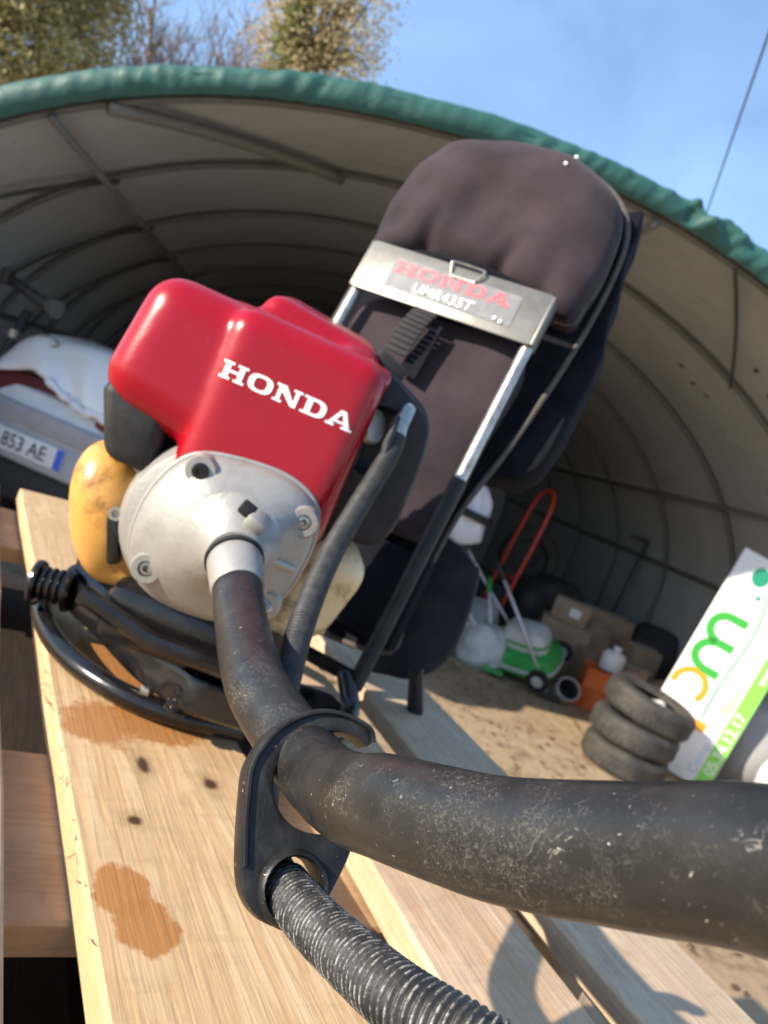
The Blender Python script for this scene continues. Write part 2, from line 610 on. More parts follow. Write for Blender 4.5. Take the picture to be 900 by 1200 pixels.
MT['corr'] = corr_mat()
MT['blackgloss'] = mat('black_enamel', (0.006, 0.006, 0.007), 0.20, col2=(0.013, 0.012, 0.011), nscale=50, bump=0.05, specks=[(240, 0.72, 0.76, (0.18, 0.16, 0.13))])
MT['blackmatt'] = mat('black_plastic', (0.018, 0.018, 0.019), 0.55, col2=(0.035, 0.034, 0.033), nscale=60, bump=0.15, spec=0.25)
MT['bluegrey'] = mat('slate_plastic', (0.013, 0.014, 0.018), 0.45, col2=(0.024, 0.024, 0.025), nscale=40, bump=0.18, bscale=500, spec=0.25)
MT['fabric'] = mat('faded_black_fabric', (0.044, 0.031, 0.037), 0.9, spec=0.2, col2=(0.018, 0.013, 0.016), nscale=9, npos=(0.40, 0.68), bump=0.35, bscale=900, sheen=0.08, specks=[(1500, 0.62, 0.72, (0.075, 0.052, 0.055))])
MT['piping'] = mat('grey_piping', (0.085, 0.072, 0.062), 0.8, col2=(0.05, 0.043, 0.038), nscale=60, bump=0.2)
MT['harness'] = mat('navy_black_fabric', (0.006, 0.006, 0.010), 0.95, col2=(0.013, 0.013, 0.019), nscale=30, bump=0.3, bscale=900, spec=0.15)
MT['webbing'] = mat('webbing', (0.035, 0.033, 0.036), 0.85, bump=0.3, bscale=900, spec=0.25)
MT['hose_grey'] = mat('grey_sleeve', (0.026, 0.027, 0.030), 0.5, col2=(0.055, 0.054, 0.052), nscale=120, bump=0.2, bscale=800, spec=0.25)
MT['sticker'] = mat('grey_sticker', (0.13, 0.135, 0.145), 0.4, col2=(0.19, 0.19, 0.19), nscale=90)
MT['redprint'] = mat('faded_red_print', (0.62, 0.08, 0.11), 0.5, col2=(0.48, 0.16, 0.18), nscale=160, npos=(.5, .62))
MT['dark'] = mat('dark_cavity', (0.006, 0.006, 0.006), 0.8)


def tank_mat():
    m, nt, p = newmat('translucent_fuel_plastic')
    vec = coords(nt)
    sx = nt.nodes.new('ShaderNodeSeparateXYZ')
    nt.links.new(vec, sx.inputs[0])
    ad = nd(nt, 'ShaderNodeMath', operation='MULTIPLY_ADD')
    nt.links.new(noise(nt, vec, 30, 4), ad.inputs[0])
    ad.inputs[1].default_value = 0.06
    nt.links.new(sx.outputs[0], ad.inputs[2])
    c = mixc(nt, ramp(nt, ad.outputs[0], 0.02, 0.10), (0.58, 0.31, 0.075, 1), (0.66, 0.52, 0.29, 1))
    c = mixc(nt, ramp(nt, noise(nt, vec, 38, 6, 0.7), 0.50, 0.68), c, (0.22, 0.085, 0.018, 1))
    nt.links.new(c, p.inputs['Base Color'])
    p.inputs['Roughness'].default_value = 0.32
    p.inputs['Subsurface Weight'].default_value = 0.6
    p.inputs['Subsurface Radius'].default_value = (0.02, 0.01, 0.004)
    p.inputs['Subsurface Scale'].default_value = 0.4
    return m


MT['tank'] = tank_mat()


# ------------------------------------------------------------------ ground
def ground_mat():
    m, nt, p = newmat('packed_earth')
    vec = coords(nt)
    c = mixc(nt, ramp(nt, noise(nt, vec, 1.3, 6, 0.65, 0.6), 0.35, 0.68), (0.36, 0.25, 0.145, 1), (0.46, 0.345, 0.215, 1))
    c = mixc(nt, ramp(nt, noise(nt, vec, 5, 6, 0.7, 0.8), 0.52, 0.68), c, (0.17, 0.105, 0.055, 1))
    c = mixc(nt, ramp(nt, noise(nt, vec, 2.7, 5, 0.7), 0.60, 0.72), c, (0.20, 0.19, 0.06, 1))
    c = mixc(nt, ramp(nt, noise(nt, vec, 60, 3, 0.7), 0.60, 0.75), c, (0.42, 0.36, 0.28, 1))
    nt.links.new(c, p.inputs['Base Color'])
    p.inputs['Roughness'].default_value = 0.95
    b = nd(nt, 'ShaderNodeBump', Strength=0.7, Distance=0.03)
    nt.links.new(noise(nt, vec, 14, 7, 0.7), b.inputs['Height'])
    nt.links.new(b.outputs[0], p.inputs['Normal'])
    return m


bm = bmesh.new()
bmesh.ops.create_grid(bm, x_segments=8, y_segments=8, size=400)
tag(part('ground', bm, ground_mat(), None), kind='structure')

# ------------------------------------------------------------------ tent
TY = -0.164
AX = Vector((math.sin(TY), math.cos(TY), 0))
RT = Vector((math.cos(TY), -math.sin(TY), 0))
TA, TH, TN, TZB, TX0, TD, TS = 3.011, 2.804, 1.941, 0.902, 0.877, 3.395, 1.076
NH = 9


def tp(x, z, D):
    # the front arch sags a little on its left half
    w = min(max((TD + TS - D) / TS, 0), 1.05)
    z = z - 0.065 * w * min(max((1.3 - x) / 2, 0), 1) * max(z, 0) / 2.8
    return AX * D + RT * (TX0 + x) + Vector((0, 0, z))


def prof(t, off=0.0):
    """t 0..1 along the arch from right foot to left foot"""
    L1 = TZB
    n = 2 / TN
    if t < 0.12: return (TA + off, t / 0.12 * TZB)
    if t > 0.88: return (-TA - off, (1 - t) / 0.12 * TZB)
    a = (t - 0.12) / 0.76 * math.pi
    c, s = math.cos(a), math.sin(a)
    return ((TA + off) * math.copysign(abs(c) ** n, c), TZB + (TH + off - TZB) * abs(s) ** n)


def prof_t(x, z):
    return min((i / 2000 for i in range(2001)), key=lambda t: (prof(t)[0] - x) ** 2 + (prof(t)[1] - z) ** 2)


tent = thing('storage_tent', tp(0, 0, TD), 'green arched storage tent with beige lining and open front', 'tent')


def tent_mat(name, c1, c2, transl):
    m, nt, p = newmat(name)
    vec = coords(nt)
    c = mixc(nt, ramp(nt, noise(nt, vec, 1.6, 6, 0.65), 0.35, 0.7), c4(c1), c4(c2))
    c = mixc(nt, ramp(nt, noise(nt, vec, 11, 4, 0.7), 0.66, 0.8), c, c4([x * .6 for x in c1]))
    nt.links.new(c, p.inputs['Base Color'])
    p.inputs['Roughness'].default_value = 0.6
    b = nd(nt, 'ShaderNodeBump', Strength=0.5, Distance=0.03)
    nt.links.new(noise(nt, vec, 4.5, 5, 0.6, 0.5), b.inputs['Height'])
    nt.links.new(b.outputs[0], p.inputs['Normal'])
    if transl:
        tr = nt.nodes.new('ShaderNodeBsdfTranslucent')
        nt.links.new(c, tr.inputs[0])
        mx = nt.nodes.new('ShaderNodeMixShader')
        mx.inputs[0].default_value = transl
        nt.links.new(p.outputs[0], mx.inputs[1])
        nt.links.new(tr.outputs[0], mx.inputs[2])
        nt.links.new(mx.outputs[0], nt.nodes['Material Output'].inputs[0])
    return m


m_green = tent_mat('green_tarpaulin', (0.014, 0.072, 0.060), (0.024, 0.105, 0.088), 0)
m_lining = tent_mat('beige_lining', (0.42, 0.43, 0.43), (0.35, 0.36, 0.36), 0)
m_hoop = mat('painted_hoop', (0.125, 0.125, 0.115), 0.5, col2=(0.09, 0.09, 0.085), nscale=12)


def arch_strip(D0, D1, off, nT=96, nD=4, sag=0.012, t0=0.0, t1=1.0):
    bm = bmesh.new()
    G = []
    for j in range(nD + 1):
        D = D0 + (D1 - D0) * j / nD
        sg = -sag * math.sin(math.pi * j / nD)
        row = []
        for i in range(nT + 1):
            x, z = prof(t0 + (t1 - t0) * i / nT, off + sg)
            row.append(bm.verts.new(tp(x, z, D)))
        G.append(row)
    for A, B in zip(G, G[1:]):
        for i in range(nT): bm.faces.new((A[i], A[i + 1], B[i + 1], B[i]))
    return bm


for k in range(NH - 1):
    part('lining_panel', arch_strip(TD + k * TS, TD + (k + 1) * TS, 0.034), m_lining, tent, smooth=True)
part('outer_cover', arch_strip(TD - 0.05, TD + (NH - 1) * TS + 0.05, 0.075, nD=NH * 2, sag=0), m_green, tent, smooth=True)
# closed back wall
for off, mt_, nm in ((0.0, m_lining, 'back_wall_lining'), (0.04, m_green, 'back_wall')):
    bm = bmesh.new()
    vs = [bm.verts.new(tp(*prof(i / 60, 0.06), TD + (NH - 1) * TS + 0.02 + off)) for i in range(61)]
    bm.faces.new(vs)
    part(nm, bm, mt_, tent, smooth=None)
# hoops
for k in range(NH):
    pts = [tp(*prof(i / 90), TD + k * TS + (0.03 if k == 0 else 0)) for i in range(91)]
    part('hoop', tube_bm(pts, 0.018, 8), m_hoop, tent, smooth=True)
# purlins along the length
for (x, z) in ((-2.19, 2.10), (0.39, 2.80), (2.62, 1.85)):
    t = prof_t(x, z)
    x, z = prof(t, -0.036)
    part('purlin', tube_bm([tp(x, z, TD), tp(x, z, TD + (NH - 1) * TS)], 0.021, 8), m_hoop, tent, smooth=True)


def on_arch(x, z, D, off=-0.03):
    xx, zz = prof(prof_t(x, z), off)
    return tp(xx, zz, D)


m_rope = mat('dark_rope', (0.05, 0.05, 0.045), 0.8)
m_braceM = mat('grey_brace_strap', (0.15, 0.145, 0.125), 0.6)


def brace(a, b, r, mt_, name='brace', flat=None):
    P = []
    ta, tb = prof_t(a[0], a[1]), prof_t(b[0], b[1])
    for i in range(13):
        u = i / 12
        x, z = prof(ta + (tb - ta) * u, -0.03)
        P.append(tp(x, z, a[2] + (b[2] - a[2]) * u))
    part(name, tube_bm(P, r, 6, flat=flat), mt_, tent, smooth=True)


brace((-2.01, 2.255, TD), (-1.066, 2.64, TD + TS), 0.03, m_braceM)
brace((0.84, 2.73, TD), (1.68, 2.50, TD + TS), 0.010, m_rope, 'guy_rope')
brace((-2.17, 2.09, TD + TS), (-2.75, 1.45, TD + 0.4 * TS), 0.012, m_rope, 'guy_rope')
for k in range(2, 6):
    brace((-2.17, 2.09, TD + k * TS), (-2.9, 1.1, TD + (k - 0.55) * TS), 0.012, m_rope, 'guy_rope')
# low seam where wall panels meet the skirt
for s in (-1, 1):
    P = [tp(s * (TA + 0.02), 1.22 + 0.01 * math.sin(i * 1.3), TD + i * TS * (NH - 1) / 24) for i in range(25)]
    part('wall_seam', tube_bm([tp(prof(prof_t(s * 2.98, 1.2), -0.0)[0], prof(prof_t(s * 2.98, 1.2), 0)[1], TD + i * TS * (NH - 1) / 24) for i in range(25)], 0.02, 6), m_hoop, tent, smooth=True)
# front hem: green fabric rolled round the front hoop, gathered in wrinkles
bm = bmesh.new()
nT, nS = 900, 14
rows = []
ph = [random.uniform(0, 6.28) for _ in range(8)]
for i in range(nT + 1):
    t = i / nT
    wr = 0
    gather = (0.5 + 0.5 * math.sin(t * 61 + ph[0]) * math.sin(t * 23 + ph[1])) * (1.25 if t < 0.46 else 0.55)
    row = []
    for j in range(nS + 1):
        u = j / nS
        # section: from under the hoop, forward and up over to the outer cover
        ang = -0.75 + u * 2.75
        rr = 0.072 + 0.003 * math.sin(t * 40 + ph[2])
        oy = -math.cos(ang - 0.2) * rr * 0.75
        oz = math.sin(ang - 0.2) * rr
        ampl = 0.002 + 0.018 * gather ** 1.6
        w = 0.006 * math.sin(t * 95 + 3 * u + 1.7 * math.sin(t * 43)) * math.sin(t * 57 + 1) + ampl * (math.sin(t * 560 + 4.0 * math.sin(u * 2 + t * 61) + ph[3]) * 0.6 + max(0, math.sin(t * 830 + u * 6 + 5 * math.sin(t * 77) + ph[4])) * 0.8 + 0.5 * math.sin(t * 230 + u * 5 + 2 * math.sin(t * 31) + ph[5]))
        w *= math.sin(math.pi * min(max(u, 0.04), 0.96)) ** 0.5
        x, z = prof(t, 0.052 + oz + w * 0.55)
        row.append(bm.verts.new(tp(x, z, TD + 0.0 + oy - w)))
    rows.append(row)
for A, B in zip(rows, rows[1:]):
    for j in range(nS): bm.faces.new((A[j], A[j + 1], B[j + 1], B[j]))
part('front_hem', bm, m_green, tent, smooth=True)
# small dark holes/patches on the lining at the right
for (x, z, k) in ((1.55, 2.42, 0.72), (1.75, 2.36, 0.8), (1.58, 2.33, 1.45), (1.70, 2.31, 1.42), (1.45, 2.43, 1.4), (2.42, 1.97, 1.35)):
    t = prof_t(x, z)
    x0, z0 = prof(t, 0.018)
    x1, z1 = prof(t + 0.004, 0.018)
    part('dark_spot', lathe([(0, 0), (0.02, 0), (0.017, 0.004), (0, 0.005)], tp(x0, z0, TD + k * TS), tp(-x0 * .7, -z0 + 0.4, 0).normalized(), 8), MT['dark'], tent)

# ------------------------------------------------------------------ pallet
PA = R_(28)
PD = Vector((-math.sin(PA), math.cos(PA), 0))
PN = Vector((math.cos(PA), math.sin(PA), 0))


def pm(off, s, z=0.0):
    """matrix with x along the plank, y to its right(-) , origin at (off, s)"""
    M = Matrix((PD, -PN, Vector((0, 0, 1)))).transposed().to_4x4()
    M.translation = PN * off + PD * s + Vector((0, 0, PALZ + z))
    return M


def plank_mesh(L, Wd, T, seed, bev=0.0025):
    bm = bmesh.new()
    rr = random.Random(seed)
    n = max(6, int(L / 0.05))
    rings = []
    wob = [rr.uniform(-1, 1) for _ in range(6)]
    for i in range(n + 1):
        x = -L / 2 + L * i / n
        dy0 = 0.0012 * math.sin(x * 14 + wob[0] * 3) + rr.uniform(-.0006, .0006)
        dy1 = 0.0012 * math.sin(x * 11 + wob[1] * 3) + rr.uniform(-.0006, .0006)
        dz = 0.0015 * math.sin(x * 5 + wob[2] * 3)
        b = bev
        y0, y1, z1 = -Wd / 2 + dy0, Wd / 2 + dy1, dz
        rings.append([(x, y0, z1 - T), (x, y1, z1 - T), (x, y1, z1 - b), (x, y1 - b, z1), (x, 0, z1 + 0.0008), (x, y0 + b, z1), (x, y0, z1 - b)])
    return loft(rings)


pallet = thing('wooden_pallet', PN * 0.30 + PD * 0.5 + Vector((0, 0, PALZ - 0.144)), 'pale wooden pallet carrying the red engine, top of the stack', 'pallet')


def sl(x, y):
    """world ground-plan point -> plank coords of slat 1"""
    v = Vector((x, y, 0))
    return v


S1off, S1c, SLEN = 0.1755, 0.50, 1.60
S1R = R_(3.1)


def s1(x, y):
    v = Vector((x, y, 0))
    a, b = v.dot(PD) - S1c, -(v.dot(PN) - S1off)
    return (a * math.cos(S1R) + b * math.sin(S1R), -a * math.sin(S1R) + b * math.cos(S1R))


def at_pal(px, py, h=0.28):
    d = _F + _R * ((px - 450) / 870) + _U * ((600 - py) / 870)
    return d * (-h / d.z)


PALE, BASE, DARK = (0.63, 0.46, 0.275), (0.56, 0.36, 0.185), (0.22, 0.115, 0.05)
AMB = (0.36, 0.155, 0.045)
k1 = [s1(*at_pal(*p)[:2]) for p in ((168, 895), (247, 918), (158, 960))]
w1 = [s1(*at_pal(*p)[:2]) for p in ((143, 1042), (172, 1085), (150, 780), (190, 845), (120, 845), (150, 640))]
wood1 = wood_mat('wood_slat_stained', BASE, DARK, PALE,
                 knots=[(k1[0][0], k1[0][1], 0.014, 0.0055), (k1[1][0], k1[1][1], 0.009, 0.0065), (k1[2][0], k1[2][1], 0.006, 0.0055)],
                 stains=[(w1[0][0], w1[0][1], 0.023, 0.017, AMB, 1.1, 0.16, 0.92), (w1[1][0], w1[1][1], 0.022, 0.018, AMB, 1.1, 0.16, 0.92),
                         (w1[2][0], w1[2][1], 0.085, 0.048, AMB, 1.1, 0.14, 0.97), (w1[3][0], w1[3][1], 0.040, 0.045, AMB, 1.2, 0.18, 0.95), (w1[4][0], w1[4][1], 0.04, 0.034, AMB, 1.2, 0.25, 0.85)])
woods = [wood_mat('wood_slat_%s' % s, b, DARK, p_, seed=sd) for s, b, p_, sd in (
    ('warm', (0.54, 0.36, 0.215), (0.62, 0.46, 0.31), 3.1), ('buff', (0.50, 0.37, 0.245), (0.60, 0.48, 0.34), 7.7), ('tan', (0.46, 0.29, 0.155), (0.53, 0.36, 0.21), 12.3), ('aged', (0.34, 0.24, 0.15), (0.42, 0.31, 0.21), 17.9))]
slats = [(-0.008, 0.14, woods[0]), (S1off, 0.149, wood1), (0.3555, 0.099, woods[0]), (0.503, 0.112, woods[1])]
for i, (off, wd, wm) in enumerate(slats):
    part('slat', plank_mesh(SLEN, wd, 0.021, 50 + i), wm, pallet, pm(off, S1c) @ Matrix.Rotation(R_((2.6, 3.1, 0, 0)[i]) , 4, 'Z'), smooth=30)
rsp = random.Random(12)
slat1 = [c for c in pallet.children if c.data.materials[0] is wood1][0]
for k_ in range(26):
    x_ = rsp.uniform(-0.35, 0.35)
    y_ = 0.0745 + rsp.uniform(-0.0005, 0.0012)
    L_ = rsp.uniform(0.004, 0.016)
    p_ = Vector((x_, y_, -rsp.uniform(0.0005, 0.006)))
    d_ = Vector((rsp.uniform(-1, 1), rsp.uniform(0.2, 0.9), rsp.uniform(-0.2, 0.7))).normalized()
    part('splinter', tube_bm([p_, p_ + d_ * L_ * .5, p_ + d_ * L_ + Vector((0, 0, L_ * .15))], [0.0005, 0.0004, 0.0001], 4), wood1, slat1, WM[slat1], smooth=None)
for i, (s, wd) in enumerate(((0.455, 0.17), (1.15, 0.20), (-0.22, 0.14))):
    M = pm(0.235, s, -0.0235) @ Matrix.Rotation(math.pi / 2, 4, 'Z')
    part('crossboard', plank_mesh(0.66, wd, 0.021, 70 + i), woods[2], pallet, M, smooth=30)
    for off in (-0.03, 0.235, 0.50):
        bmk = rbox((0, 0, 0), (wd * 0.82, 0.1, 0.074), 0.003)
        part('block', bmk, woods[3], pallet, pm(off, s, -0.0235 - 0.022 - 0.038), smooth=30)
for off in (-0.03, 0.235, 0.50):
    part('bottom_board', plank_mesh(SLEN, 0.1, 0.02, int(90 + off * 10)), woods[3], pallet, pm(off, S1c, -0.0235 - 0.022 - 0.0765), smooth=30)
# pallets beneath
wood_lower = wood_mat('wood_lower_dark', (0.030, 0.023, 0.018), (0.012, 0.009, 0.007), (0.042, 0.033, 0.026), seed=23.0)  # near-black wood tone, set so the gaps between the top slats look dark
base_parts = []
H1 = 0.144
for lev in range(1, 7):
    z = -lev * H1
    pl = thing('wooden_pallet', PN * 0.30 + PD * 0.5 + Vector((0, 0, PALZ - H1 * (lev + 1))), 'dark wooden pallet, %s below the one that carries the engine' % ('directly', 'second', 'third', 'fourth', 'fifth', 'lowest, on the ground, sixth')[lev - 1], 'pallet', 'pallets stacked under the top one')
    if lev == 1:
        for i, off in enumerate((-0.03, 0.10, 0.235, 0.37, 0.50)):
            base_parts.append((part('slat', plank_mesh(SLEN, 0.10, 0.021, 150 + i), wood_lower, pl, pm(off, S1c, z), smooth=30)))
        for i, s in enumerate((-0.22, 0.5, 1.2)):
            base_parts.append(part('crossboard', plank_mesh(0.66, 0.14, 0.021, 170 + i), wood_lower, pl, pm(0.235, s, z - 0.0235) @ Matrix.Rotation(math.pi / 2, 4, 'Z'), smooth=30))
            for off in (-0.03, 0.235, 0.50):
                base_parts.append(part('block', rbox((0, 0, 0), (0.12, 0.1, 0.074), 0.003), wood_lower, pl, pm(off, s, z - 0.0235 - 0.022 - 0.038), smooth=30))
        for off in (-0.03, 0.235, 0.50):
            base_parts.append(part('bottom_board', plank_mesh(SLEN, 0.1, 0.02, 190), wood_lower, pl, pm(off, S1c, z - 0.122), smooth=30))
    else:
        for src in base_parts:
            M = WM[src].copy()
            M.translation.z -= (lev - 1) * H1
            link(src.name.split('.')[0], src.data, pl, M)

# ------------------------------------------------------------------ backpack brushcutter
EYAW, EROLL = R_(-8), R_(2.5)


def frame(yaw, lean, roll, O):
    cy, sy = math.cos(yaw), math.sin(yaw)
    Rz = Matrix(((cy, sy, 0), (-sy, cy, 0), (0, 0, 1)))
    Rx = Matrix(((1, 0, 0), (0, math.cos(lean), math.sin(lean)), (0, -math.sin(lean), math.cos(lean))))
    Ry = Matrix(((math.cos(roll), 0, math.sin(roll)), (0, 1, 0), (-math.sin(roll), 0, math.cos(roll))))
    M = (Rz @ Ry @ Rx).to_4x4()
    M.translation = O
    return M


ME = frame(EYAW, 0, EROLL, (-0.103, 0.537, PALZ))
MP = frame(0.344, 0.271, 0.023, (-0.069, 0.78, PALZ + 0.040))
CAMV = Vector((0, 0, CAMZ))
bc = thing('backpack_brushcutter', (-0.08, 0.72, PALZ), 'red backpack brushcutter engine with padded back frame and black drive tube', 'brushcutter')

# --- engine cover
bm = rbox((-0.003, 0.0925, 0.2585), (0.130, 0.155, 0.161), 0.020, 5)
lb = rbox((-0.082, 0.095, 0.281), (0.117, 0.142, 0.116), 0.028, 5)
for v in lb.verts:
    if v.co.z < 0.26: v.co.z += 0.006 - (v.co.x + 0.135) * 0.16
    if v.co.z > 0.30: v.co.x += 0.006
add(bm, lb)
rbox((-0.03, 0.105, 0.323), (0.10, 0.12, 0.036), 0.012, 3, bm=bm)
rbox((-0.002, 0.112, 0.335), (0.106, 0.110, 0.056), 0.015, 4, rot=(0.16, 0.10, 0.0), bm=bm)
rbox((0.042, 0.105, 0.333), (0.048, 0.115, 0.022), 0.005, 2, rot=(0.05, 0.18, 0), bm=bm)
# taper: the lower left edge runs in, face leans back slightly at the top
for v in bm.verts:
    if v.co.x < -0.05 and v.co.z < 0.24 and v.co.y < 0.06: v.co.x += (0.24 - v.co.z) * 0.02
    v.co.y += max(0, v.co.z - 0.26) * 0.12
cover_me = remesh(bm, 0.0024, 26, 0.5)
cover = part('engine_cover', cover_me, MT['red'], bc, ME)
tx = slab_letters('HONDA', 0.0135, 0.107)
bmesh.ops.translate(tx, vec=(-0.058, 0, 0.2795), verts=tx.verts)
conform(tx, cover_me, 0.0004)
part('lettering', tx, MT['white_print'], cover, ME, smooth=None)
def on_cover(x, z, off=0.0):
    tm = bmesh.new()
    tm.from_mesh(cover_me)
    tr0 = BVHTree.FromBMesh(tm)
    tm.free()
    l_, n_, i_, d_ = tr0.ray_cast(Vector((x, -0.3, z)), Vector((0, 1, 0)))
    return l_ + Vector((0, -off, 0)) if l_ is not None else None


sp_ = [on_cover(x, z, 0.0002) for x, z in ((0.054, 0.20), (0.0545, 0.23), (0.055, 0.26), (0.0555, 0.29), (0.0555, 0.31))]
sp_ = [p for p in sp_ if p is not None]
if len(sp_) > 2: part('moulded_ridge', tube_bm(sp_, 0.0009, 6, n=3), MT['red'], cover, ME, smooth=True)
# --- black muffler guard at lower left
bm = rbox((-0.1085, 0.096, 0.217), (0.053, 0.126, 0.058), 0.010, 3)
for v in bm.verts:
    if v.co.z < 0.21: v.co.x += 0.018 * (0.235 - v.co.z) / 0.045 * (1 if v.co.x < -0.105 else 0.2)
part('muffler_guard', bm, MT['blackmatt'], bc, ME)
bm = rbox((-0.092, 0.10, 0.186), (0.022, 0.05, 0.02), 0.003)
part('exhaust_outlet', bm, MT['steel'], bc, ME)
# --- clutch housing
dome = [(-0.044, 0.222), (-0.005, 0.230), (0.025, 0.229), (0.046, 0.218), (0.054, 0.195), (0.053, 0.160), (0.043, 0.133), (0.017, 0.112), (-0.025, 0.108), (-0.053, 0.117), (-0.069, 0.140), (-0.071, 0.173), (-0.062, 0.204)]
ol = catmull([(x, 0, z) for x, z in dome], 6, True)
NC = Vector((-0.001, 0, 0.180))
NA, NB = Vector((0.002, -0.034, 0.176)), Vector((0.017, -0.075, 0.160))
rings = []
n = len(ol)
for (y, s, r) in ((0.075, 1.0, None), (0.010, 1.0, None), (0.004, 0.985, None), (0.0, 0.95, None), (-0.0045, 0.87, None), (-0.010, 0.76, None), (-0.0165, 0.64, None), (-0.0225, 0.53, None), (-0.0275, None, 0.034), (-0.0325, None, 0.0265), (-0.038, None, 0.0222), (-0.044, None, 0.0200), (-0.0475, None, 0.0192)):
    cy = NA.lerp(NB, (y + 0.034) / -0.041) if y < -0.021 else NA.lerp(NB, -0.32)
    ring = []
    for p in ol:
        d = p - NC
        if s is not None:
            cen = Vector((-0.008, 0, 0.168)).lerp(NC, 1 - s)
            q = cen + (p - Vector((-0.008, 0, 0.168))) * s
        else:
            q = Vector((cy.x, 0, cy.z)) + d.normalized() * r
        ring.append((q.x, y, q.z))
    rings.append(ring)
housing = part('clutch_housing', loft(rings), MT['cast'], bc, ME, smooth=38)
# second casting step behind it (left crescent)
bm = lathe([(0.0, -0.055), (0.046, -0.055), (0.064, -0.048), (0.070, -0.034), (0.072, -0.010), (0.071, 0.04), (0, 0.04)], (-0.021, 0.075, 0.166), (0, 1, 0), 48)
part('engine_casing', bm, MT['cast'], bc, ME, smooth=40)
for (x, z, hd) in ((-0.040, 0.2125, 1), (0.0415, 0.2065, 0), (-0.049, 0.132, 0), (0.039, 0.138, 0)):
    b = part('bolt_boss', lathe([(0.0128, 0.02), (0.0120, -0.006), (0.0105, -0.0095), (0.0060, -0.0095), (0.0060, -0.004), (0, -0.004)], (x, 0, z), (0, 1, 0), 20), MT['cast'], housing, ME)
    if hd: bb = lathe([(0.0062, 0.0), (0.0062, -0.011), (0.005, -0.0125), (0.003, -0.0125), (0.003, -0.009), (0, -0.009)], (x, 0, z), (0, 1, 0), 16)
    else: bb = lathe([(0.0048, 0.0), (0.0048, -0.008), (0.0028, -0.0085), (0.0028, -0.0045), (0, -0.0045)], (x, 0, z), (0, 1, 0), 16)
    part('bolt', bb, MT['blackgloss'] if hd else MT['steel'], housing, ME)
# cast pointer lug above the nozzle, ribs and screw at lower left
bm = rbox((0.011, -0.034, 0.1985), (0.015, 0.022, 0.012), 0.004, 2, rot=(0.3, 0.35, 0))
part('cast_lug', bm, MT['cast'], housing, ME)
part('lug_recess', rbox((0.002, -0.0325, 0.2035), (0.012, 0.012, 0.008), 0.002, 2, rot=(0.3, 0.3, 0)), MT['dark'], housing, ME)
fl_ = [(p.x * 1.012 + 0.0001, 0.014, (p.z - 0.168) * 1.012 + 0.168) for p in ol]
part('flange_line', tube_bm(fl_, 0.0022, 6, closed=True), MT['cast'], housing, ME, smooth=True)
for i, a in enumerate((150, 185, 215, 262, 318, 350)):
    p0 = NC + Vector((math.cos(R_(a)) * 0.026, -0.026, math.sin(R_(a)) * 0.026))
    p1 = NC + Vector((math.cos(R_(a)) * 0.050, -0.006, math.sin(R_(a)) * 0.050))
    part('cast_rib', tube_bm([p0, p1], [0.0035, 0.003], 8), MT['cast'], housing, ME)
# side fin slots on the right flank
part('clamp_screw', lathe([(0.0055, 0), (0.0055, 0.012), (0.004, 0.014), (0, 0.014)], (0.030, -0.037, 0.150), (0.8, -0.1, -0.5), 12), MT['steel'], housing, ME)

# --- tube, from the collar to far outside the frame
tube_pts_cam = [(-0.0690, 0.4660, -0.1210), (-0.0621, 0.4486, -0.1265), (-0.0541, 0.4301, -0.1310), (-0.0408, 0.3947, -0.1350), (-0.0263, 0.3594, -0.1369), (-0.0045, 0.3263, -0.1390), (0.0158, 0.2931, -0.1368), (0.0265, 0.2530, -0.1210), (0.0335, 0.2240, -0.1055), (0.0484, 0.2006, -0.0930), (0.0609, 0.1835, -0.0829), (0.0801, 0.159, -0.0643), (0.0925, 0.1373, -0.0489), (0.104, 0.110, -0.037), (0.118, 0.06, -0.030), (0.14, -0.02, -0.05), (0.17, -0.14, -0.16), (0.20, -0.26, -0.42), (0.22, -0.34, -0.8), (0.24, -0.42, -1.18), (0.32, -0.62, -1.31), (0.55, -1.1, -1.312)]
tp_w = [Vector(p) + CAMV for p in tube_pts_cam]
path = catmull(tp_w, 14)
MEi = ME.inverted()
c0w = ME @ NA
c1w = tp_w[0]
part('o_ring', tube_bm([c0w.lerp(c1w, 0.30), c0w.lerp(c1w, 0.37)], 0.0200, 28), MT['blackmatt'], bc)
cl_pts = [c0w.lerp(c1w, u) for u in (0.34, 0.40, 0.5, 0.95, 1.02)]
part('collar', tube_bm(cl_pts, [0.0178, 0.0185, 0.0185, 0.0176, 0.0168], 32), MT['cast'], bc)
tpath = [c1w.lerp(c0w, 0.35)] + path
tr_ = [0.0158 - 0.0004 * min(1, max(0, (i - 90) / 60)) for i in range(len(tpath))]
part('drive_tube', tube_bm(tpath, tr_, 48), MT['rubber'], bc, smooth=True)

# --- clip holding tube and conduit
cn = Vector((0.228, -0.81, 0.54)).normalized()
cu = Vector((-0.473, 0.393, 0.789)).normalized()
cr = cu.cross(cn).normalized()
MC = Matrix((cr, -cn, cu)).transposed().to_4x4()
MC.translation = Vector((0.011, 0.290, -0.156)) + CAMV
KC = 1.153
outer = [(34.6, 22.6), (34.0, 27.7), (27.3, 32.9), (17.4, 36.5), (7.3, 36.3), (-2.9, 32.6), (-10.5, 26.0), (-15.1, 19.3), (-17.0, 11.0), (-18.8, 0.2), (-20.2, -12.9), (-19.4, -20.9), (-16.2, -27.1), (-11.4, -31.4), (-6.5, -32.4), (1.0, -32.1), (7.6, -28.7), (19.8, -13.4), (18.0, -8.2)]
inner = [(11.9, -7.0), (4.2, -4.9), (-1.7, -1.1), (-5.4, 5.1), (-6.2, 12.3), (-4.3, 18.4), (1.1, 24.5), (8.6, 27.6), (18.0, 28.0), (26.3, 25.5), (31.3, 21.0)]
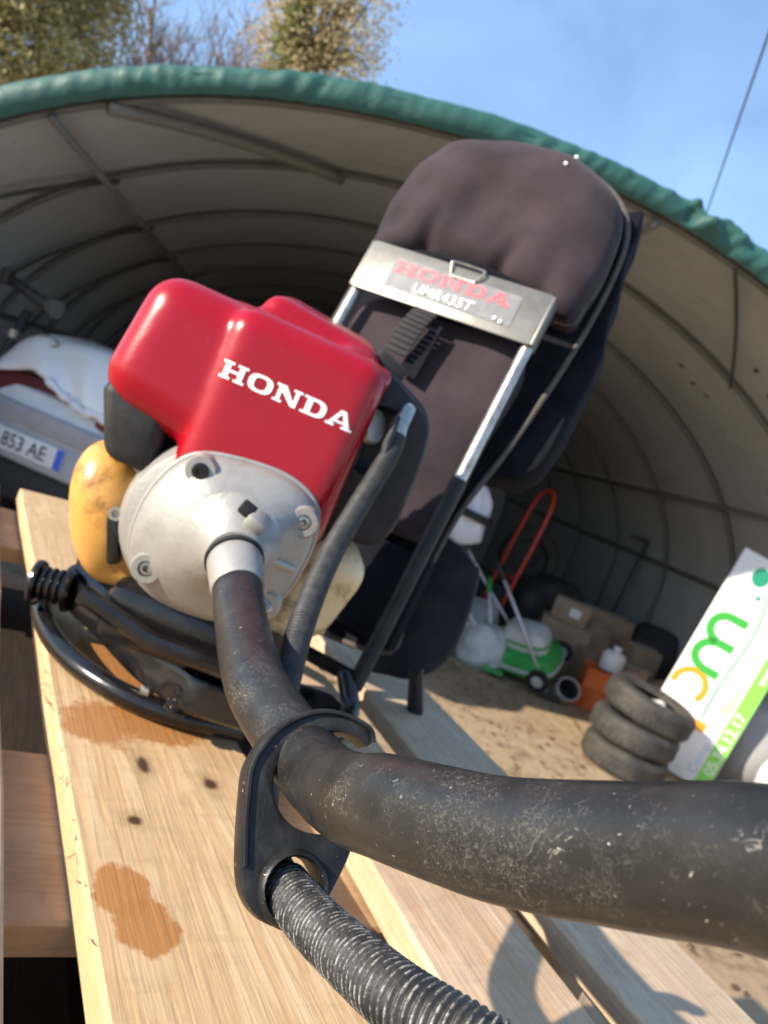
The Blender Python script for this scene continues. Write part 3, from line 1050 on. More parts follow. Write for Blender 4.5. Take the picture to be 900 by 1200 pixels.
oo = [(p.x, p.z) for p in catmull([(x * KC / 1000, 0, z * KC / 1000) for x, z in outer], 4)]
ii = [(p.x, p.z) for p in catmull([(x * KC / 1000, 0, z * KC / 1000) for x, z in inner], 4)]
cb = prism(oo + ii, -0.0015, 0.0125, 0.0012, 2)
clip_me = mesh_of(cb, 'tube_clip', 32)
# bore for conduit
hb = lathe([(0.0118, -0.02), (0.0118, 0.03)], (-0.0035, 0, -0.0250), (0, 1, 0), 32)
bmesh.ops.holes_fill(hb, edges=hb.edges)
hme = mesh_of(hb)
ho = bpy.data.objects.new('cut', hme)
COL.objects.link(ho)
cb2 = bmesh.new()
cb2.from_mesh(clip_me)
clip_me = bake(cb2, [('BOOLEAN', dict(operation='DIFFERENCE', object=ho, solver='EXACT'))])
bpy.data.objects.remove(ho)
clip_me.set_sharp_from_angle(angle=R_(32))
clip = part('tube_clip', clip_me, MT['clip'], bc, MC)
part('socket_rim', lathe([(0.0117, 0), (0.0117, -0.0035), (0.0124, -0.0042), (0.0134, -0.0036), (0.0146, -0.0005), (0.0146, 0.002), (0.0117, 0.002)], (-0.0035, -0.0015, -0.0250), (0, 1, 0), 36), MT['clip'], clip, MC, smooth=50)
# raised rim along the hook
rimp = [(x * 1.0, -0.0022, z) for x, z in [(p.x, p.z) for p in catmull([((a[0] * .95 + 0.6) * KC / 1000, 0, (a[1] * .95 + .5) * KC / 1000) for a in outer[0:11]], 5)]]
part('hook_rib', tube_bm(rimp, 0.0011, 6), MT['clip'], clip, MC)

# --- conduit (corrugated) from throttle to clip and on out of frame
cpts = [(-0.0139, 0.6038, 0.0175), (-0.0127, 0.5864, -0.0092), (-0.0191, 0.5578, -0.0493), (-0.0239, 0.5042, -0.0881), (-0.0221, 0.4463, -0.1210), (-0.0166, 0.4092, -0.1485), (-0.0098, 0.3619, -0.1690), (-0.0016, 0.3255, -0.1820), (0.0104, 0.2999, -0.1840), (0.0190, 0.2825, -0.1805), (0.0296, 0.2608, -0.174), (0.0401, 0.2385, -0.1649), (0.0565, 0.2057, -0.1503), (0.0759, 0.1883, -0.1428), (0.0932, 0.1783, -0.1416), (0.13, 0.14, -0.15), (0.17, 0.05, -0.19), (0.20, -0.08, -0.32), (0.22, -0.2, -0.6), (0.25, -0.3, -1.0), (0.32, -0.45, -1.29), (0.5, -0.9, -1.318)]
cw = [Vector(p) + CAMV for p in cpts]
cpath = catmull(cw, 40)


def corrugate(P, pitch, r0, r1, stopzone=None):
    # resample by arc length
    out, rad = [], []
    acc = 0
    step = pitch / 6
    prev = P[0]
    out.append(P[0]); rad.append(r0)
    nxt = step
    for q in P[1:]:
        d = (q - prev).length
        while d > 0 and acc + d >= nxt:
            u = (nxt - acc) / d
            pt = prev.lerp(q, u)
            phs = (nxt / pitch) % 1
            tri = min(1, max(0, 1.5 - abs(phs - 0.5) * 4.2))
            out.append(pt)
            rad.append(r0 + (r1 - r0) * tri)
            nxt += step
        acc += d
        prev = q
    return out, rad


i_clip = 40 * 9 - 8
P1, R1 = corrugate(cpath[i_clip:i_clip + 40 * 8], 0.0027, 0.0086, 0.0101)
con = part('corrugated_conduit', tube_bm(P1, R1, 28), MT['corr'], bc, smooth=True)
at_ = con.data.attributes.new('ridge', 'FLOAT', 'POINT')
at_.data.foreach_set('value', [v for r in R1 for v in [(r - 0.0086) / 0.0015] * 28])
part('conduit_tail', tube_bm(cpath[i_clip + 40 * 8 - 2::6], 0.0093, 14), MT['corr'], bc, smooth=True)
P0, R0r = corrugate(cpath[18:i_clip + 4], 0.0024, 0.0078, 0.0085)
part('throttle_sleeve', tube_bm(P0, R0r, 20), MT['hose_grey'], bc, smooth=55)

# --- fuel tank
bm = bmesh.new()
bmesh.ops.create_icosphere(bm, subdivisions=4, radius=1)
for v in bm.verts:
    q = Vector((math.copysign(abs(v.co.x) ** .85, v.co.x) * 0.033, math.copysign(abs(v.co.y) ** .75, v.co.y) * 0.055, math.copysign(abs(v.co.z) ** .9, v.co.z) * 0.062))
    v.co = Euler((0, -0.42, 0)).to_matrix() @ q + Vector((-0.104, 0.105, 0.138))
rbox((-0.01, 0.11, 0.11), (0.20, 0.10, 0.05), 0.02, 3, bm=bm)
rbox((0.078, 0.12, 0.145), (0.064, 0.10, 0.092), 0.024, 4, rot=(0, 0.25, 0), bm=bm)
part('fuel_tank', remesh(bm, 0.004, 6), MT['tank'], bc, ME)
# recoil screws / dirt bracket between tank and casing
bm = rbox((-0.088, 0.062, 0.128), (0.010, 0.03, 0.040), 0.003, 2, rot=(0, -0.35, 0))
part('tank_bracket', bm, MT['blackgloss'], bc, ME)
part('bracket_bolt', lathe([(0.006, 0), (0.006, -0.008), (0.0035, -0.008), (0.0035, -0.004), (0, -0.004)], (-0.092, 0.048, 0.150), (0, 1, 0), 6), MT['steel'], bc, ME)

# --- air cleaner box at right
ac = [(0.050, 0.338), (0.085, 0.332), (0.108, 0.318), (0.118, 0.291), (0.120, 0.252), (0.119, 0.218), (0.109, 0.200), (0.091, 0.195), (0.058, 0.200), (0.050, 0.26)]
acs = [(p.x, p.z) for p in catmull([(x, 0, z) for x, z in ac], 4, True)]
acb = prism(acs, 0.075, 0.135, 0.007, 3)
cut = rbox((0.076, 0.07, 0.282), (0.038, 0.04, 0.060), 0.014, 3, rot=(0, 0.0, 0))
cme = mesh_of(cut)
co = bpy.data.objects.new('cut', cme)
COL.objects.link(co)
ac_me = bake(acb, [('BOOLEAN', dict(operation='DIFFERENCE', object=co, solver='EXACT'))])
bpy.data.objects.remove(co)
ac_me.set_sharp_from_angle(angle=R_(30))
acp = part('air_cleaner_box', ac_me, MT['bluegrey'], bc, ME)
part('throttle_pulley', lathe([(0, -0.004), (0.013, -0.004), (0.015, -0.002), (0.012, 0), (0.015, 0.002), (0.013, 0.004), (0, 0.004)], (0.067, 0.072, 0.292), (0.75, -0.6, 0.2), 20), MT['steel'], acp, ME)
part('cable_fitting', tube_bm([MEi @ cpath[0] + Vector((0.004, 0.016, 0.016)), MEi @ cpath[4], MEi @ cpath[20]], [0.006, 0.0075, 0.0082], 12), MT['steel'], acp, ME)
part('cable_sleeve_tear', tube_bm([MEi @ cpath[26] + Vector((-0.006, -0.004, 0.02)), MEi @ cpath[34] + Vector((-0.006, -0.006, 0.004)), MEi @ cpath[44] + Vector((-0.003, -0.005, 0))], [0.003, 0.004, 0.002], 8), MT['hose_grey'], acp, ME)
part('engine_block', rbox((0.02, 0.13, 0.22), (0.10, 0.10, 0.16), 0.01), MT['blackmatt'], bc, ME)
part('cover_clip', rbox((0.062, 0.10, 0.345), (0.030, 0.035, 0.012), 0.003, 2, rot=(0, 0.3, 0)), MT['blackmatt'], bc, ME)

# --- base frame on the pallet
lp = [(-0.185, 0.817, 0.055), (-0.215, 0.850, 0.030), (-0.250, 0.860, 0.014), (-0.292, 0.832, 0.0105), (-0.300, 0.775, 0.0105), (-0.283, 0.712, 0.0105), (-0.246, 0.655, 0.0105), (-0.203, 0.614, 0.0105), (-0.158, 0.592, 0.0105), (-0.111, 0.587, 0.0105), (-0.060, 0.600, 0.0105), (-0.005, 0.625, 0.0105), (0.030, 0.665, 0.012), (0.040, 0.71, 0.022), (0.022, 0.745, 0.046)]
part('base_frame', tube_bm([(x, y, PALZ + z) for x, y, z in lp], 0.0095, 14, n=6), MT['blackgloss'], bc, smooth=True)
# pressed steel mounting bracket above the loop
bp = [(-0.272, 0.748), (-0.250, 0.735), (-0.222, 0.705), (-0.173, 0.680), (-0.119, 0.640), (-0.070, 0.625), (0.02, 0.64), (0.02, 0.585), (-0.077, 0.560), (-0.105, 0.568), (-0.145, 0.590), (-0.205, 0.645), (-0.240, 0.672), (-0.266, 0.705)]
bm = bmesh.new()
ob = catmull([(x, y, 0) for x, y in bp], 3, True)
rg = []
for (z, s) in ((0.026, 0.96), (0.030, 1.0), (0.052, 1.0), (0.056, 0.97), (0.053, 0.84), (0.040, 0.74)):
    c = Vector((-0.13, 0.65, 0))
    rg.append([tuple((c + (p - c) * s) + Vector((0, 0, PALZ + z))) for p in ob])
bracket = part('mounting_bracket', loft(rg), MT['blackgloss'], bc, smooth=30)
for (a, b, r) in (((-0.262, 0.712, 0.052), (-0.120, 0.600, 0.046), 0.009), ((-0.265, 0.735, 0.058), (-0.10, 0.66, 0.07), 0.010)):
    part('bracket_rib', tube_bm([(a[0], a[1], PALZ + a[2]), (b[0], b[1], PALZ + b[2])], r, 10), MT['blackgloss'], bracket)
part('engine_mount', rbox((0.0, 0.09, 0.078), (0.15, 0.12, 0.05), 0.012, 2), MT['blackgloss'], bc, ME)
part('mount_rod', tube_bm([ME @ Vector((-0.09, 0.03, 0.085)), ME @ Vector((-0.03, 0.015, 0.075)), ME @ Vector((0.05, 0.015, 0.075))], 0.008, 10), MT['blackgloss'], bc)
# ribbed rubber mounts


def ribbed(c, axis, L, r, nm='rubber_mount', nr=5, mt_='blackmatt'):
    pf = [(0, 0)]
    for i in range(nr):
        h = L * i / nr
        pf += [(r * 0.8, h), (r, h + L / nr * 0.25), (r, h + L / nr * 0.6), (r * 0.8, h + L / nr * 0.9)]
    pf += [(r * 0.8, L), (0, L)]
    return part(nm, lathe(pf, c, axis, 20), MT[mt_], bc, smooth=40)


ribbed((-0.250, 0.683, PALZ + 0.044), (-0.80, -0.1, -0.10), 0.027, 0.017, nr=4, mt_='blackgloss')
part('mount_disc', lathe([(0, 0), (0.021, 0), (0.022, 0.003), (0.021, 0.006), (0, 0.007)], (-0.277, 0.680, PALZ + 0.0405), (-0.80, -0.1, -0.10), 24), MT['blackgloss'], bc)
ribbed((-0.098, 0.572, PALZ + 0.020), (0.1, 0.0, 1), 0.026, 0.010, nr=4, mt_='blackgloss')
ribbed((-0.27, 0.715, PALZ + 0.02), (0.0, 0.0, 1), 0.024, 0.013, nr=3)
part('mount_disc', lathe([(0, 0), (0.019, 0), (0.021, 0.003), (0.021, 0.006), (0, 0.007)], (-0.246, 0.683, PALZ + 0.044), (-0.80, -0.1, -0.10), 24), MT['blackgloss'], bc)
for (x, y, z, r) in ((-0.128, 0.588, 0.0215, 0.006), (-0.215, 0.668, 0.046, 0.005), (-0.150, 0.615, 0.046, 0.005), (-0.10, 0.600, 0.048, 0.006), (-0.185, 0.665, 0.049, 0.004)):
    part('frame_bolt', lathe([(0, 0), (r, 0), (r, r * .8), (r * .6, r * 1.1), (0, r * 1.1)], (x, y, PALZ + z - 0.003), (0, -0.2, 1), 6), MT['steel'], bc)

# --- back frame
for s in (-1, 1):
    pts = [MP @ Vector(p) for p in ((s * 0.112, 0.0, -0.005), (s * 0.112, 0, 0.12), (s * 0.112, 0, 0.30), (s * 0.112, 0.0, 0.455))]
    rail = part('frame_rail', tube_bm(pts, 0.0072, 12, n=4), MT['steel'], bc, smooth=True)
    part('rail_sleeve', tube_bm([MP @ Vector((s * 0.112, 0, -0.002)), MP @ Vector((s * 0.112, 0, 0.243))], 0.0088, 12), MT['blackmatt'], rail)
# foot on the right
part('frame_foot', tube_bm([MP @ Vector((0.145, 0.075, 0.045)), (0.118, 0.845, PALZ + 0.001)], [0.008, 0.010], 8), MT['blackmatt'], bc)
part('cross_tube', tube_bm([MP @ Vector((-0.112, 0.004, 0.006)), MP @ Vector((0.112, 0.004, 0.006))], 0.008, 10), MT['blackgloss'], bc)
# nameplate: folded sheet
pl_o = [(-0.1145, 0.411), (0.1145, 0.411), (0.1165, 0.413), (0.1165, 0.474), (0.114, 0.477), (-0.114, 0.477), (-0.1165, 0.474), (-0.1165, 0.413)]
npl = part('nameplate', prism(pl_o, -0.0115, -0.0085, 0.0008, 2), MT['plate'], bc, MP)
for s in (-1, 1): part('nameplate_flange', rbox((s * 0.1175, 0.0005, 0.444), (0.0035, 0.024, 0.064), 0.0012, 2), MT['plate'], npl, MP)
part('label', prism([(-0.078, 0.4235), (0.086, 0.4235), (0.0855, 0.463), (-0.0775, 0.464)], -0.0122, -0.0114), MT['sticker'], npl, MP, smooth=None)
tx = slab_letters('HONDA', 0.0155, 0.150)
bmesh.ops.translate(tx, vec=(-0.074, -0.0128, 0.4445), verts=tx.verts)
part('lettering', tx, MT['redprint'], npl, MP, smooth=None)
tb = text_bm('UMR435T', 0.0175, shear=0.12, bold=0.0001, space=1.08)
for v in tb.verts: v.co = Vector((v.co.x * 1.0 - 0.042, -0.0128, v.co.y + 0.4265))
part('lettering', tb, MT['white_print'], npl, MP, smooth=None)
for (x, z) in ((0.066, 0.4275), (0.074, 0.4255)):
    part('rivet', lathe([(0, -0.002), (0.002, -0.0018), (0.0024, 0), (0, 0)], (x, -0.0125, z), (0, 1, 0), 8), MT['white_print'], npl, MP)
# wire loop on plate top
wl = [(-0.006, -0.013, 0.463), (-0.010, -0.016, 0.474), (-0.007, -0.016, 0.4775), (0.028, -0.016, 0.477), (0.032, -0.016, 0.473), (0.026, -0.014, 0.463), (0.022, -0.013, 0.461), (-0.003, -0.013, 0.461)]
part('wire_loop', tube_bm(catmull(wl, 4, True), 0.0014, 6, closed=True), MT['steel'], npl, MP)

# back board + cushions
bb_o = catmull([(-0.150, 0, 0.30), (-0.152, 0, 0.50), (-0.150, 0, 0.57), (-0.136, 0, 0.633), (-0.098, 0, 0.683), (-0.03, 0, 0.697), (0.05, 0, 0.696), (0.112, 0, 0.668), (0.144, 0, 0.622), (0.152, 0, 0.55), (0.148, 0, 0.45), (0.132, 0, 0.32), (0.113, 0, 0.22), (0.110, 0, 0.10), (0.10, 0, 0.04), (-0.10, 0, 0.04), (-0.12, 0, 0.16)], 5, True)
back = part('back_board', prism([(p.x, p.z) for p in bb_o], 0.058, 0.078, 0.006, 3), MT['harness'], bc, MP)
edge = [(p.x * 1.0, 0.058, p.z) for p in bb_o]
part('piping', tube_bm(edge, 0.0036, 8, closed=True), MT['piping'], back, MP, smooth=True)
# top cushion (sculpted outline, puffy)
co_ = [(-0.134, 0.472), (-0.143, 0.505), (-0.147, 0.55), (-0.138, 0.615), (-0.100, 0.668), (-0.03, 0.684), (0.05, 0.684), (0.108, 0.655), (0.137, 0.615), (0.146, 0.55), (0.142, 0.505), (0.132, 0.472), (0.06, 0.486), (0.0, 0.490), (-0.06, 0.486)]
bm = puffy([(p.x, p.z) for p in catmull([(x, 0, z) for x, z in co_], 4, True)], 0.058, 0.034, 0.044, 10)
bmesh.ops.triangulate(bm, faces=[f for f in bm.faces if len(f.verts) > 4])
cme = remesh(bm, 0.004, 4)
for v in cme.vertices:   # folds near the plate and soft dents
    x, y, z = v.co
    if y < 0.055:
        f = max(0, 1 - (z - 0.475) / 0.075)
        f2 = max(0, min(1, (0.058 - y) / 0.03))
        fold = 0.016 * f * f2 * (math.exp(-((x + 0.062) / 0.010) ** 2) + 1.2 * math.exp(-((x - 0.030 - (z - .475) * .25) / 0.011) ** 2) + 0.5 * math.exp(-((x - 0.095) / 0.014) ** 2))
        dent = 0.012 * f2 * math.exp(-((x + 0.005) / 0.045) ** 2 - ((z - 0.560) / 0.038) ** 2)
        v.co.y = y + fold + dent + 0.0025 * f2 * math.sin(x * 60 + z * 41) * math.sin(z * 70 - x * 23)
cush = part('top_cushion', cme, MT['fabric'], bc, MP)
part('cushion_shadow_hem', tube_bm([(-0.132, 0.026, 0.478), (-0.06, 0.006, 0.486), (0.0, 0.003, 0.489), (0.06, 0.006, 0.486), (0.130, 0.026, 0.478)], 0.0055, 8, n=6), MT['harness'], cush, MP, smooth=True)  # black hem, thickened to paint in the shadow band above the nameplate
cso = [(p.x * 1.002, 0.035, p.z) for p in catmull([(x, 0, z) for x, z in co_], 4, True)]
part('cushion_seam', tube_bm(cso, 0.0022, 6, closed=True), MT['piping'], cush, MP, smooth=True)
for (x, z) in ((0.052, 0.650), (0.056, 0.672)):
    part('paint_fleck', lathe([(0, -0.0035), (0.0020, -0.003), (0.0026, 0.001), (0, 0.001)], (x, -0.0005 if z < .66 else 0.012, z), (0, 1, 0), 8), MT['white_print'], cush, MP)
# lower pad in two panels either side of the strap
lo = [(-0.104, 0.16), (-0.106, 0.30), (-0.104, 0.418), (0.0, 0.424), (0.104, 0.418), (0.106, 0.30), (0.100, 0.185), (0.04, 0.165)]
bm = puffy([(p.x, p.z) for p in catmull([(x, 0, z) for x, z in lo], 5, True)], 0.058, 0.026, 0.014, 7)
lme = mesh_of(bm, 'lower_pad', True)
for v in lme.vertices: v.co.y += 0.002 * math.sin(v.co.x * 55 + v.co.z * 33)
part('lower_pad', lme, MT['fabric'], bc, MP)
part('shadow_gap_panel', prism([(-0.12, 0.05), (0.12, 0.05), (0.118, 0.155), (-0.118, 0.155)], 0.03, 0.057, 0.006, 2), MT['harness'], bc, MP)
# webbing strap through the plate slot
bm = bmesh.new()
sp = [(-0.013, -0.010, 0.409), (-0.0135, -0.014, 0.400), (-0.017, -0.017, 0.378), (-0.021, -0.012, 0.352)]
for i in range(9):
    u = i / 8
    p = Vector(sp[0]).lerp(Vector(sp[3]), u) + Vector((0, -0.006 * math.sin(u * 3.1), 0))
    rbox(p, (0.030, 0.004, 0.0058), 0.0015, 2, rot=(0.1, 0.08, 0), bm=bm)
part('webbing_strap', bm, MT['webbing'], bc, MP)
part('hanging_strap', prism([(0.000, 0.400), (0.013, 0.402), (0.012, 0.330), (-0.014, 0.335)], -0.004, 0.000, 0.001), MT['harness'], bc, MP)
bk = part('buckle', rbox((-0.018, -0.004, 0.302), (0.060, 0.014, 0.024), 0.003, 2, rot=(0, 0.05, 0)), MT['blackmatt'], bc, MP)
part('buckle_pin', tube_bm([(-0.034, -0.012, 0.314), (-0.014, -0.013, 0.313), (-0.012, -0.013, 0.298)], 0.0018, 6), MT['steel'], bk, MP)
# harness bulk behind the board
hb_o = [(-0.10, 0.05), (-0.115, 0.40), (-0.09, 0.60), (-0.02, 0.655), (0.06, 0.66), (0.112, 0.664), (0.140, 0.684), (0.1445, 0.678), (0.150, 0.645), (0.1505, 0.61), (0.162, 0.56), (0.163, 0.53), (0.176, 0.48), (0.177, 0.45), (0.176, 0.36), (0.168, 0.315), (0.150, 0.292), (0.10, 0.282), (0.090, 0.20), (0.085, 0.06)]
hs = hb_o
bm = prism(hs, 0.084, 0.140, 0.005, 2)
part('harness_pad', bm, MT['harness'], bc, MP, smooth=60)
hf = [(0.09, 0.19), (0.140, 0.186), (0.156, 0.168), (0.166, 0.084), (0.145, 0.038), (0.11, 0.022), (0.07, 0.03)]
hf = [(p.x, p.z) for p in catmull([(x, 0, z) for x, z in hf], 4, True)]
m_flap = mat('slate_fabric', (0.022, 0.022, 0.027), 0.9, spec=0.2, col2=(0.04, 0.039, 0.038), nscale=25, bump=0.3, bscale=800)
flap = part('hip_flap', prism(hf, 0.112, 0.128, 0.005, 3), m_flap, bc, MP)
part('strap_end', tube_bm([(-0.03, -0.01, 0.15), (-0.02, -0.03, 0.06), (0.01, -0.03, -0.02), (0.03, -0.02, -0.040)], 0.016, 8, n=5, flat=(0.3, 1)), m_flap, bc, MP, smooth=True)

# ------------------------------------------------------------------ things in the tent
def tyre(name, loc, rot, R, wd, label, group=None):
    t = thing(name, loc, label, 'tyre', group)
    M = Matrix.Translation(Vector(loc)) @ Euler(rot).to_matrix().to_4x4()
    h = wd / 2
    ri = R * 0.60
    pf = [(ri, -h * .55), (ri + 0.012, -h * .78), (R * 0.72, -h * .98), (R * 0.86, -h), (R * 0.95, -h * .86), (R, -h * .62), (R, h * .62), (R * 0.95, h * .86), (R * 0.86, h), (R * 0.72, h * .98), (ri + 0.012, h * .78), (ri, h * .55), (ri + .02, h * .5), (R * .84, h * .7), (R * .93, h * .4), (R * .93, -h * .4), (R * .84, -h * .7), (ri + .02, -h * .5)]
    part('casing', lathe(pf, (0, 0, 0), (0, 0, 1), 48, close=True), m_tyre, t, M, smooth=45)
    bm = bmesh.new()
    for k in range(44):
        a = 2 * math.pi * k / 44
        for zz, da in ((-h * .38, 0), (0, .07), (h * .38, 0)):
            rbox((math.cos(a + da) * R, math.sin(a + da) * R, zz), (0.006, R * 0.105, h * .28), 0, rot=(0, 0, a + da), bm=bm)
    part('tread', bm, m_tyre, t, M, smooth=None)
    return t


m_tyre = mat('dusty_tyre', (0.024, 0.022, 0.020), 0.75, col2=(0.07, 0.060, 0.049), nscale=9, npos=(0.4, 0.75), bump=0.2, bscale=60)
tyre('car_tyre', (1.90, 4.43, 0.085), (0.02, 0.0, 0.3), 0.255, 0.165, 'dusty black tyre at the bottom of the stack beside the white sign')
tyre('car_tyre', (1.895, 4.43, 0.25), (0.03, 0.02, 1.1), 0.262, 0.16, 'dusty black tyre in the middle of the stack beside the white sign')
tt = tyre('car_tyre', (1.925, 4.44, 0.425), (0.12, 0.05, 0.7), 0.272, 0.165, 'dusty black tyre on top of the stack beside the white sign')
m_sack = mat('white_woven_plastic', (0.72, 0.71, 0.68), 0.6, col2=(0.55, 0.53, 0.50), nscale=7, bump=0.4, bscale=18)
# white rag inside the top tyre
bm = bmesh.new()
bmesh.ops.create_icosphere(bm, subdivisions=3, radius=1)
for v in bm.verts:
    nz = 1 + 0.16 * math.sin(v.co.x * 5 + 1) * math.cos(v.co.y * 6) + 0.1 * math.sin(v.co.z * 9)
    v.co = Vector((v.co.x * 0.09, v.co.y * 0.07, v.co.z * 0.09)) * nz + Vector((1.965, 4.43, 0.38))
tag(part('crumpled_rag', bm, m_sack, None, smooth=True), 'crumpled white rag stuffed inside the top tyre', 'rag')

# sign board leaning behind the tyres
SO = Vector((2.02, 4.708, 0.072))
sx0 = Vector((0.985, -0.17, 0)).normalized()
sy0 = Vector((0, 0, 1)).cross(sx0)
TL = R_(7.5)
sx = sx0 * math.cos(TL) - Vector((0, 0, 1)) * math.sin(TL)
szv = (Vector((0, 0, 1)) * math.cos(TL) + sx0 * math.sin(TL) + sy0 * 0.05).normalized()
sx = (sx - szv * sx.dot(szv)).normalized()
syv = szv.cross(sx).normalized()
MS = Matrix((sx, syv, szv)).transposed().to_4x4()
MS.translation = SO
SWd, SHt = 0.545, 1.48
m_signw = mat('white_sign_face', (0.78, 0.78, 0.77), 0.35, col2=(0.66, 0.66, 0.66), nscale=5, npos=(0.5, 0.8))
m_sg = mat('sign_green', (0.045, 0.36, 0.05), 0.4)
m_sg2 = mat('sign_lime', (0.22, 0.66, 0.08), 0.4)
m_so = mat('sign_orange', (0.85, 0.32, 0.02), 0.4)
m_st = mat('sign_teal', (0.02, 0.26, 0.16), 0.4)
m_sb = mat('sign_blue', (0.30, 0.47, 0.66), 0.4)
m_sgr = mat('sign_grey', (0.42, 0.44, 0.40), 0.4)
sign = thing('sign_board', SO, 'tall white sign board with orange and green lettering leaning behind the tyres', 'sign')
part('panel', rbox((SWd / 2, 0.010, SHt / 2), (SWd, 0.016, SHt), 0.003, 2), m_signw, sign, MS)


def sgn(bm, mt_, nm='lettering', y=0.0): return part(nm, bm, mt_, sign, MS, smooth=None)


def arc_band(cx, cz, r0, r1, a0, a1, n=24, sx_=1, sz_=1, y=-0.0005):
    bm = bmesh.new()
    P = []
    for i in range(n + 1):
        a = R_(a0 + (a1 - a0) * i / n)
        P.append((bm.verts.new((cx + math.cos(a) * r0 * sx_, y, cz + math.sin(a) * r0 * sz_)), bm.verts.new((cx + math.cos(a) * r1 * sx_, y, cz + math.sin(a) * r1 * sz_))))
    for A, B in zip(P, P[1:]): bm.faces.new((A[0], A[1], B[1], B[0]))
    return bm


def rect(x0, z0, x1, z1, y=-0.0005):
    bm = bmesh.new()
    bm.faces.new([bm.verts.new(p) for p in ((x0, y, z0), (x1, y, z0), (x1, y, z1), (x0, y, z1))])
    return bm


def up_text(body, size, x, z, mt_, bold=0.0, y=-0.0005, shear=0):
    """text that reads upwards on the panel: baseline runs up at x"""
    tb = text_bm(body, size, bold=bold, shear=shear)
    for v in tb.verts: v.co = Vector((x - v.co.y, y, z + v.co.x))
    sgn(tb, mt_)


# orange p: ring open below plus foot
sgn(arc_band(0.126, 0.544, 0.080, 0.120, -40, 195), m_so)
sgn(rect(0.262, 0.315, 0.345, 0.378), m_so)
# green m (three legs pointing right, joined by arches at the left)
for (z0, z1) in ((0.675, 0.865), (0.865, 1.055)):
    sgn(arc_band(0.135, (z0 + z1) / 2, 0.058, 0.112, 90, 270, sz_=1.0, sx_=0.95), m_sg)
for z in (0.675, 0.865, 1.045): sgn(rect(0.135, z - 0.026, 0.250, z + 0.030, -0.0007), m_sg)
# dot and comma stroke
sgn(arc_band(0.170, 1.356, 0.0, 0.055, 0, 360, 24, 1.0, 1.15), m_st)
sgn(rect(0.205, 1.215, 0.232, 1.250), m_st)
# long teal sweep
bm = bmesh.new()
P = catmull([(0.292, 0, 0.40), (0.288, 0, 0.60), (0.296, 0, 0.80), (0.310, 0, 0.95), (0.300, 0, 1.12), (0.262, 0, 1.27)], 8)
vs = [(bm.verts.new((p.x - 0.006, -0.0008, p.z)), bm.verts.new((p.x + 0.006, -0.0008, p.z))) for p in P]
for A, B in zip(vs, vs[1:]): bm.faces.new((A[0], A[1], B[1], B[0]))
sgn(bm, m_st, 'underline')
sgn(rect(0.445, 0.01, 0.540, 1.47), m_sg2, 'lime_band')
up_text('05.34.12.17', 0.095, 0.526, 0.10, m_signw, 0.001, -0.0010)
up_text('www', 0.075, 0.515, 0.76, m_signw, 0.0008, -0.0010)
up_text('Comp Bar', 0.085, 0.430, 0.06, m_sb)
up_text('Plom', 0.085, 0.430, 0.49, m_so)
up_text('Mu ec', 0.085, 0.430, 0.80, m_sgr)
# white bulk sack right of the sign


def blob(name, c, s, seed, label, cat, mt_, amp=0.14, sub=4):
    bm = bmesh.new()
    bmesh.ops.create_icosphere(bm, subdivisions=sub, radius=1)
    r = random.Random(seed)
    ks = [(Vector((r.uniform(-4, 4), r.uniform(-4, 4), r.uniform(-4, 4))), r.uniform(0, 6)) for _ in range(9)]
    for v in bm.verts:
        d = sum(abs(math.sin(k.dot(v.co) + p)) for k, p in ks) / 9 - 0.6
        q = v.co * (1 + amp * d * 2)
        q = Vector((math.copysign(abs(q.x) ** .8, q.x) * s[0], math.copysign(abs(q.y) ** .8, q.y) * s[1], max(q.z, -0.72) * s[2]))
        v.co = q + Vector(c)
    return tag(part(name, bm, mt_, None, smooth=True), label, cat)


blob('bulk_sack', (2.98, 4.22, 0.24), (0.34, 0.33, 0.34), 5, 'bulging white woven sack beside the sign board', 'sack', m_sack)
m_greysheet = mat('grey_sheet', (0.30, 0.30, 0.31), 0.7, col2=(0.22, 0.22, 0.23), nscale=6, bump=0.3, bscale=14)
blob('grey_sheet_bundle', (3.02, 5.0, 0.29), (0.45, 0.30, 0.40), 9, 'folded grey sheet bundle behind the white sack', 'bundle', m_greysheet, 0.2)

# cardboard boxes and crates
m_card = mat('cardboard', (0.34, 0.24, 0.155), 0.85, col2=(0.28, 0.19, 0.12), nscale=8, bump=0.1)
m_tape = mat('pale_label', (0.68, 0.68, 0.68), 0.5)
m_flapc = mat('cardboard_edge', (0.26, 0.18, 0.11), 0.85)


def carton(loc, size, rz, label, open_=False, lab=True, grp=None):
    t = thing('cardboard_box', loc, label, 'box', grp)
    M = Matrix.Translation(Vector(loc)) @ Euler((0, 0, rz)).to_matrix().to_4x4()
    w, d, h = size
    if open_:
        for (c, s) in (((0, -d / 2, h / 2), (w, 0.006, h)), ((0, d / 2, h / 2), (w, 0.006, h)), ((-w / 2, 0, h / 2), (0.006, d - .012, h)), ((w / 2, 0, h / 2), (0.006, d - .012, h)), ((0, 0, 0.004), (w - .012, d - .012, 0.006))):
            part('wall_panel', rbox(c, s), m_card, t, M)
        for (c, s, r) in (((0, -d / 2 - d * .18, h + 0.01), (w, d * .4, 0.005), (0.4, 0, 0)), ((0, d / 2 + .02, h + d * .16), (w, 0.005, d * .36), (-0.25, 0, 0))):
            part('flap', rbox(c, s, 0, rot=r), m_flapc, t, M)
    else:
        part('carton', rbox((0, 0, h / 2), (w, d, h), 0.006, 2), m_card, t, M)
        part('tape', rbox((0, 0, h + 0.001), (w * 1.001, 0.05, 0.002)), m_tape, t, M)
    if lab: part('label', rbox((0.04, -d / 2 - 0.0025, h * .55), (w * .3, 0.002, h * .4)), m_tape, t, M)
    return t


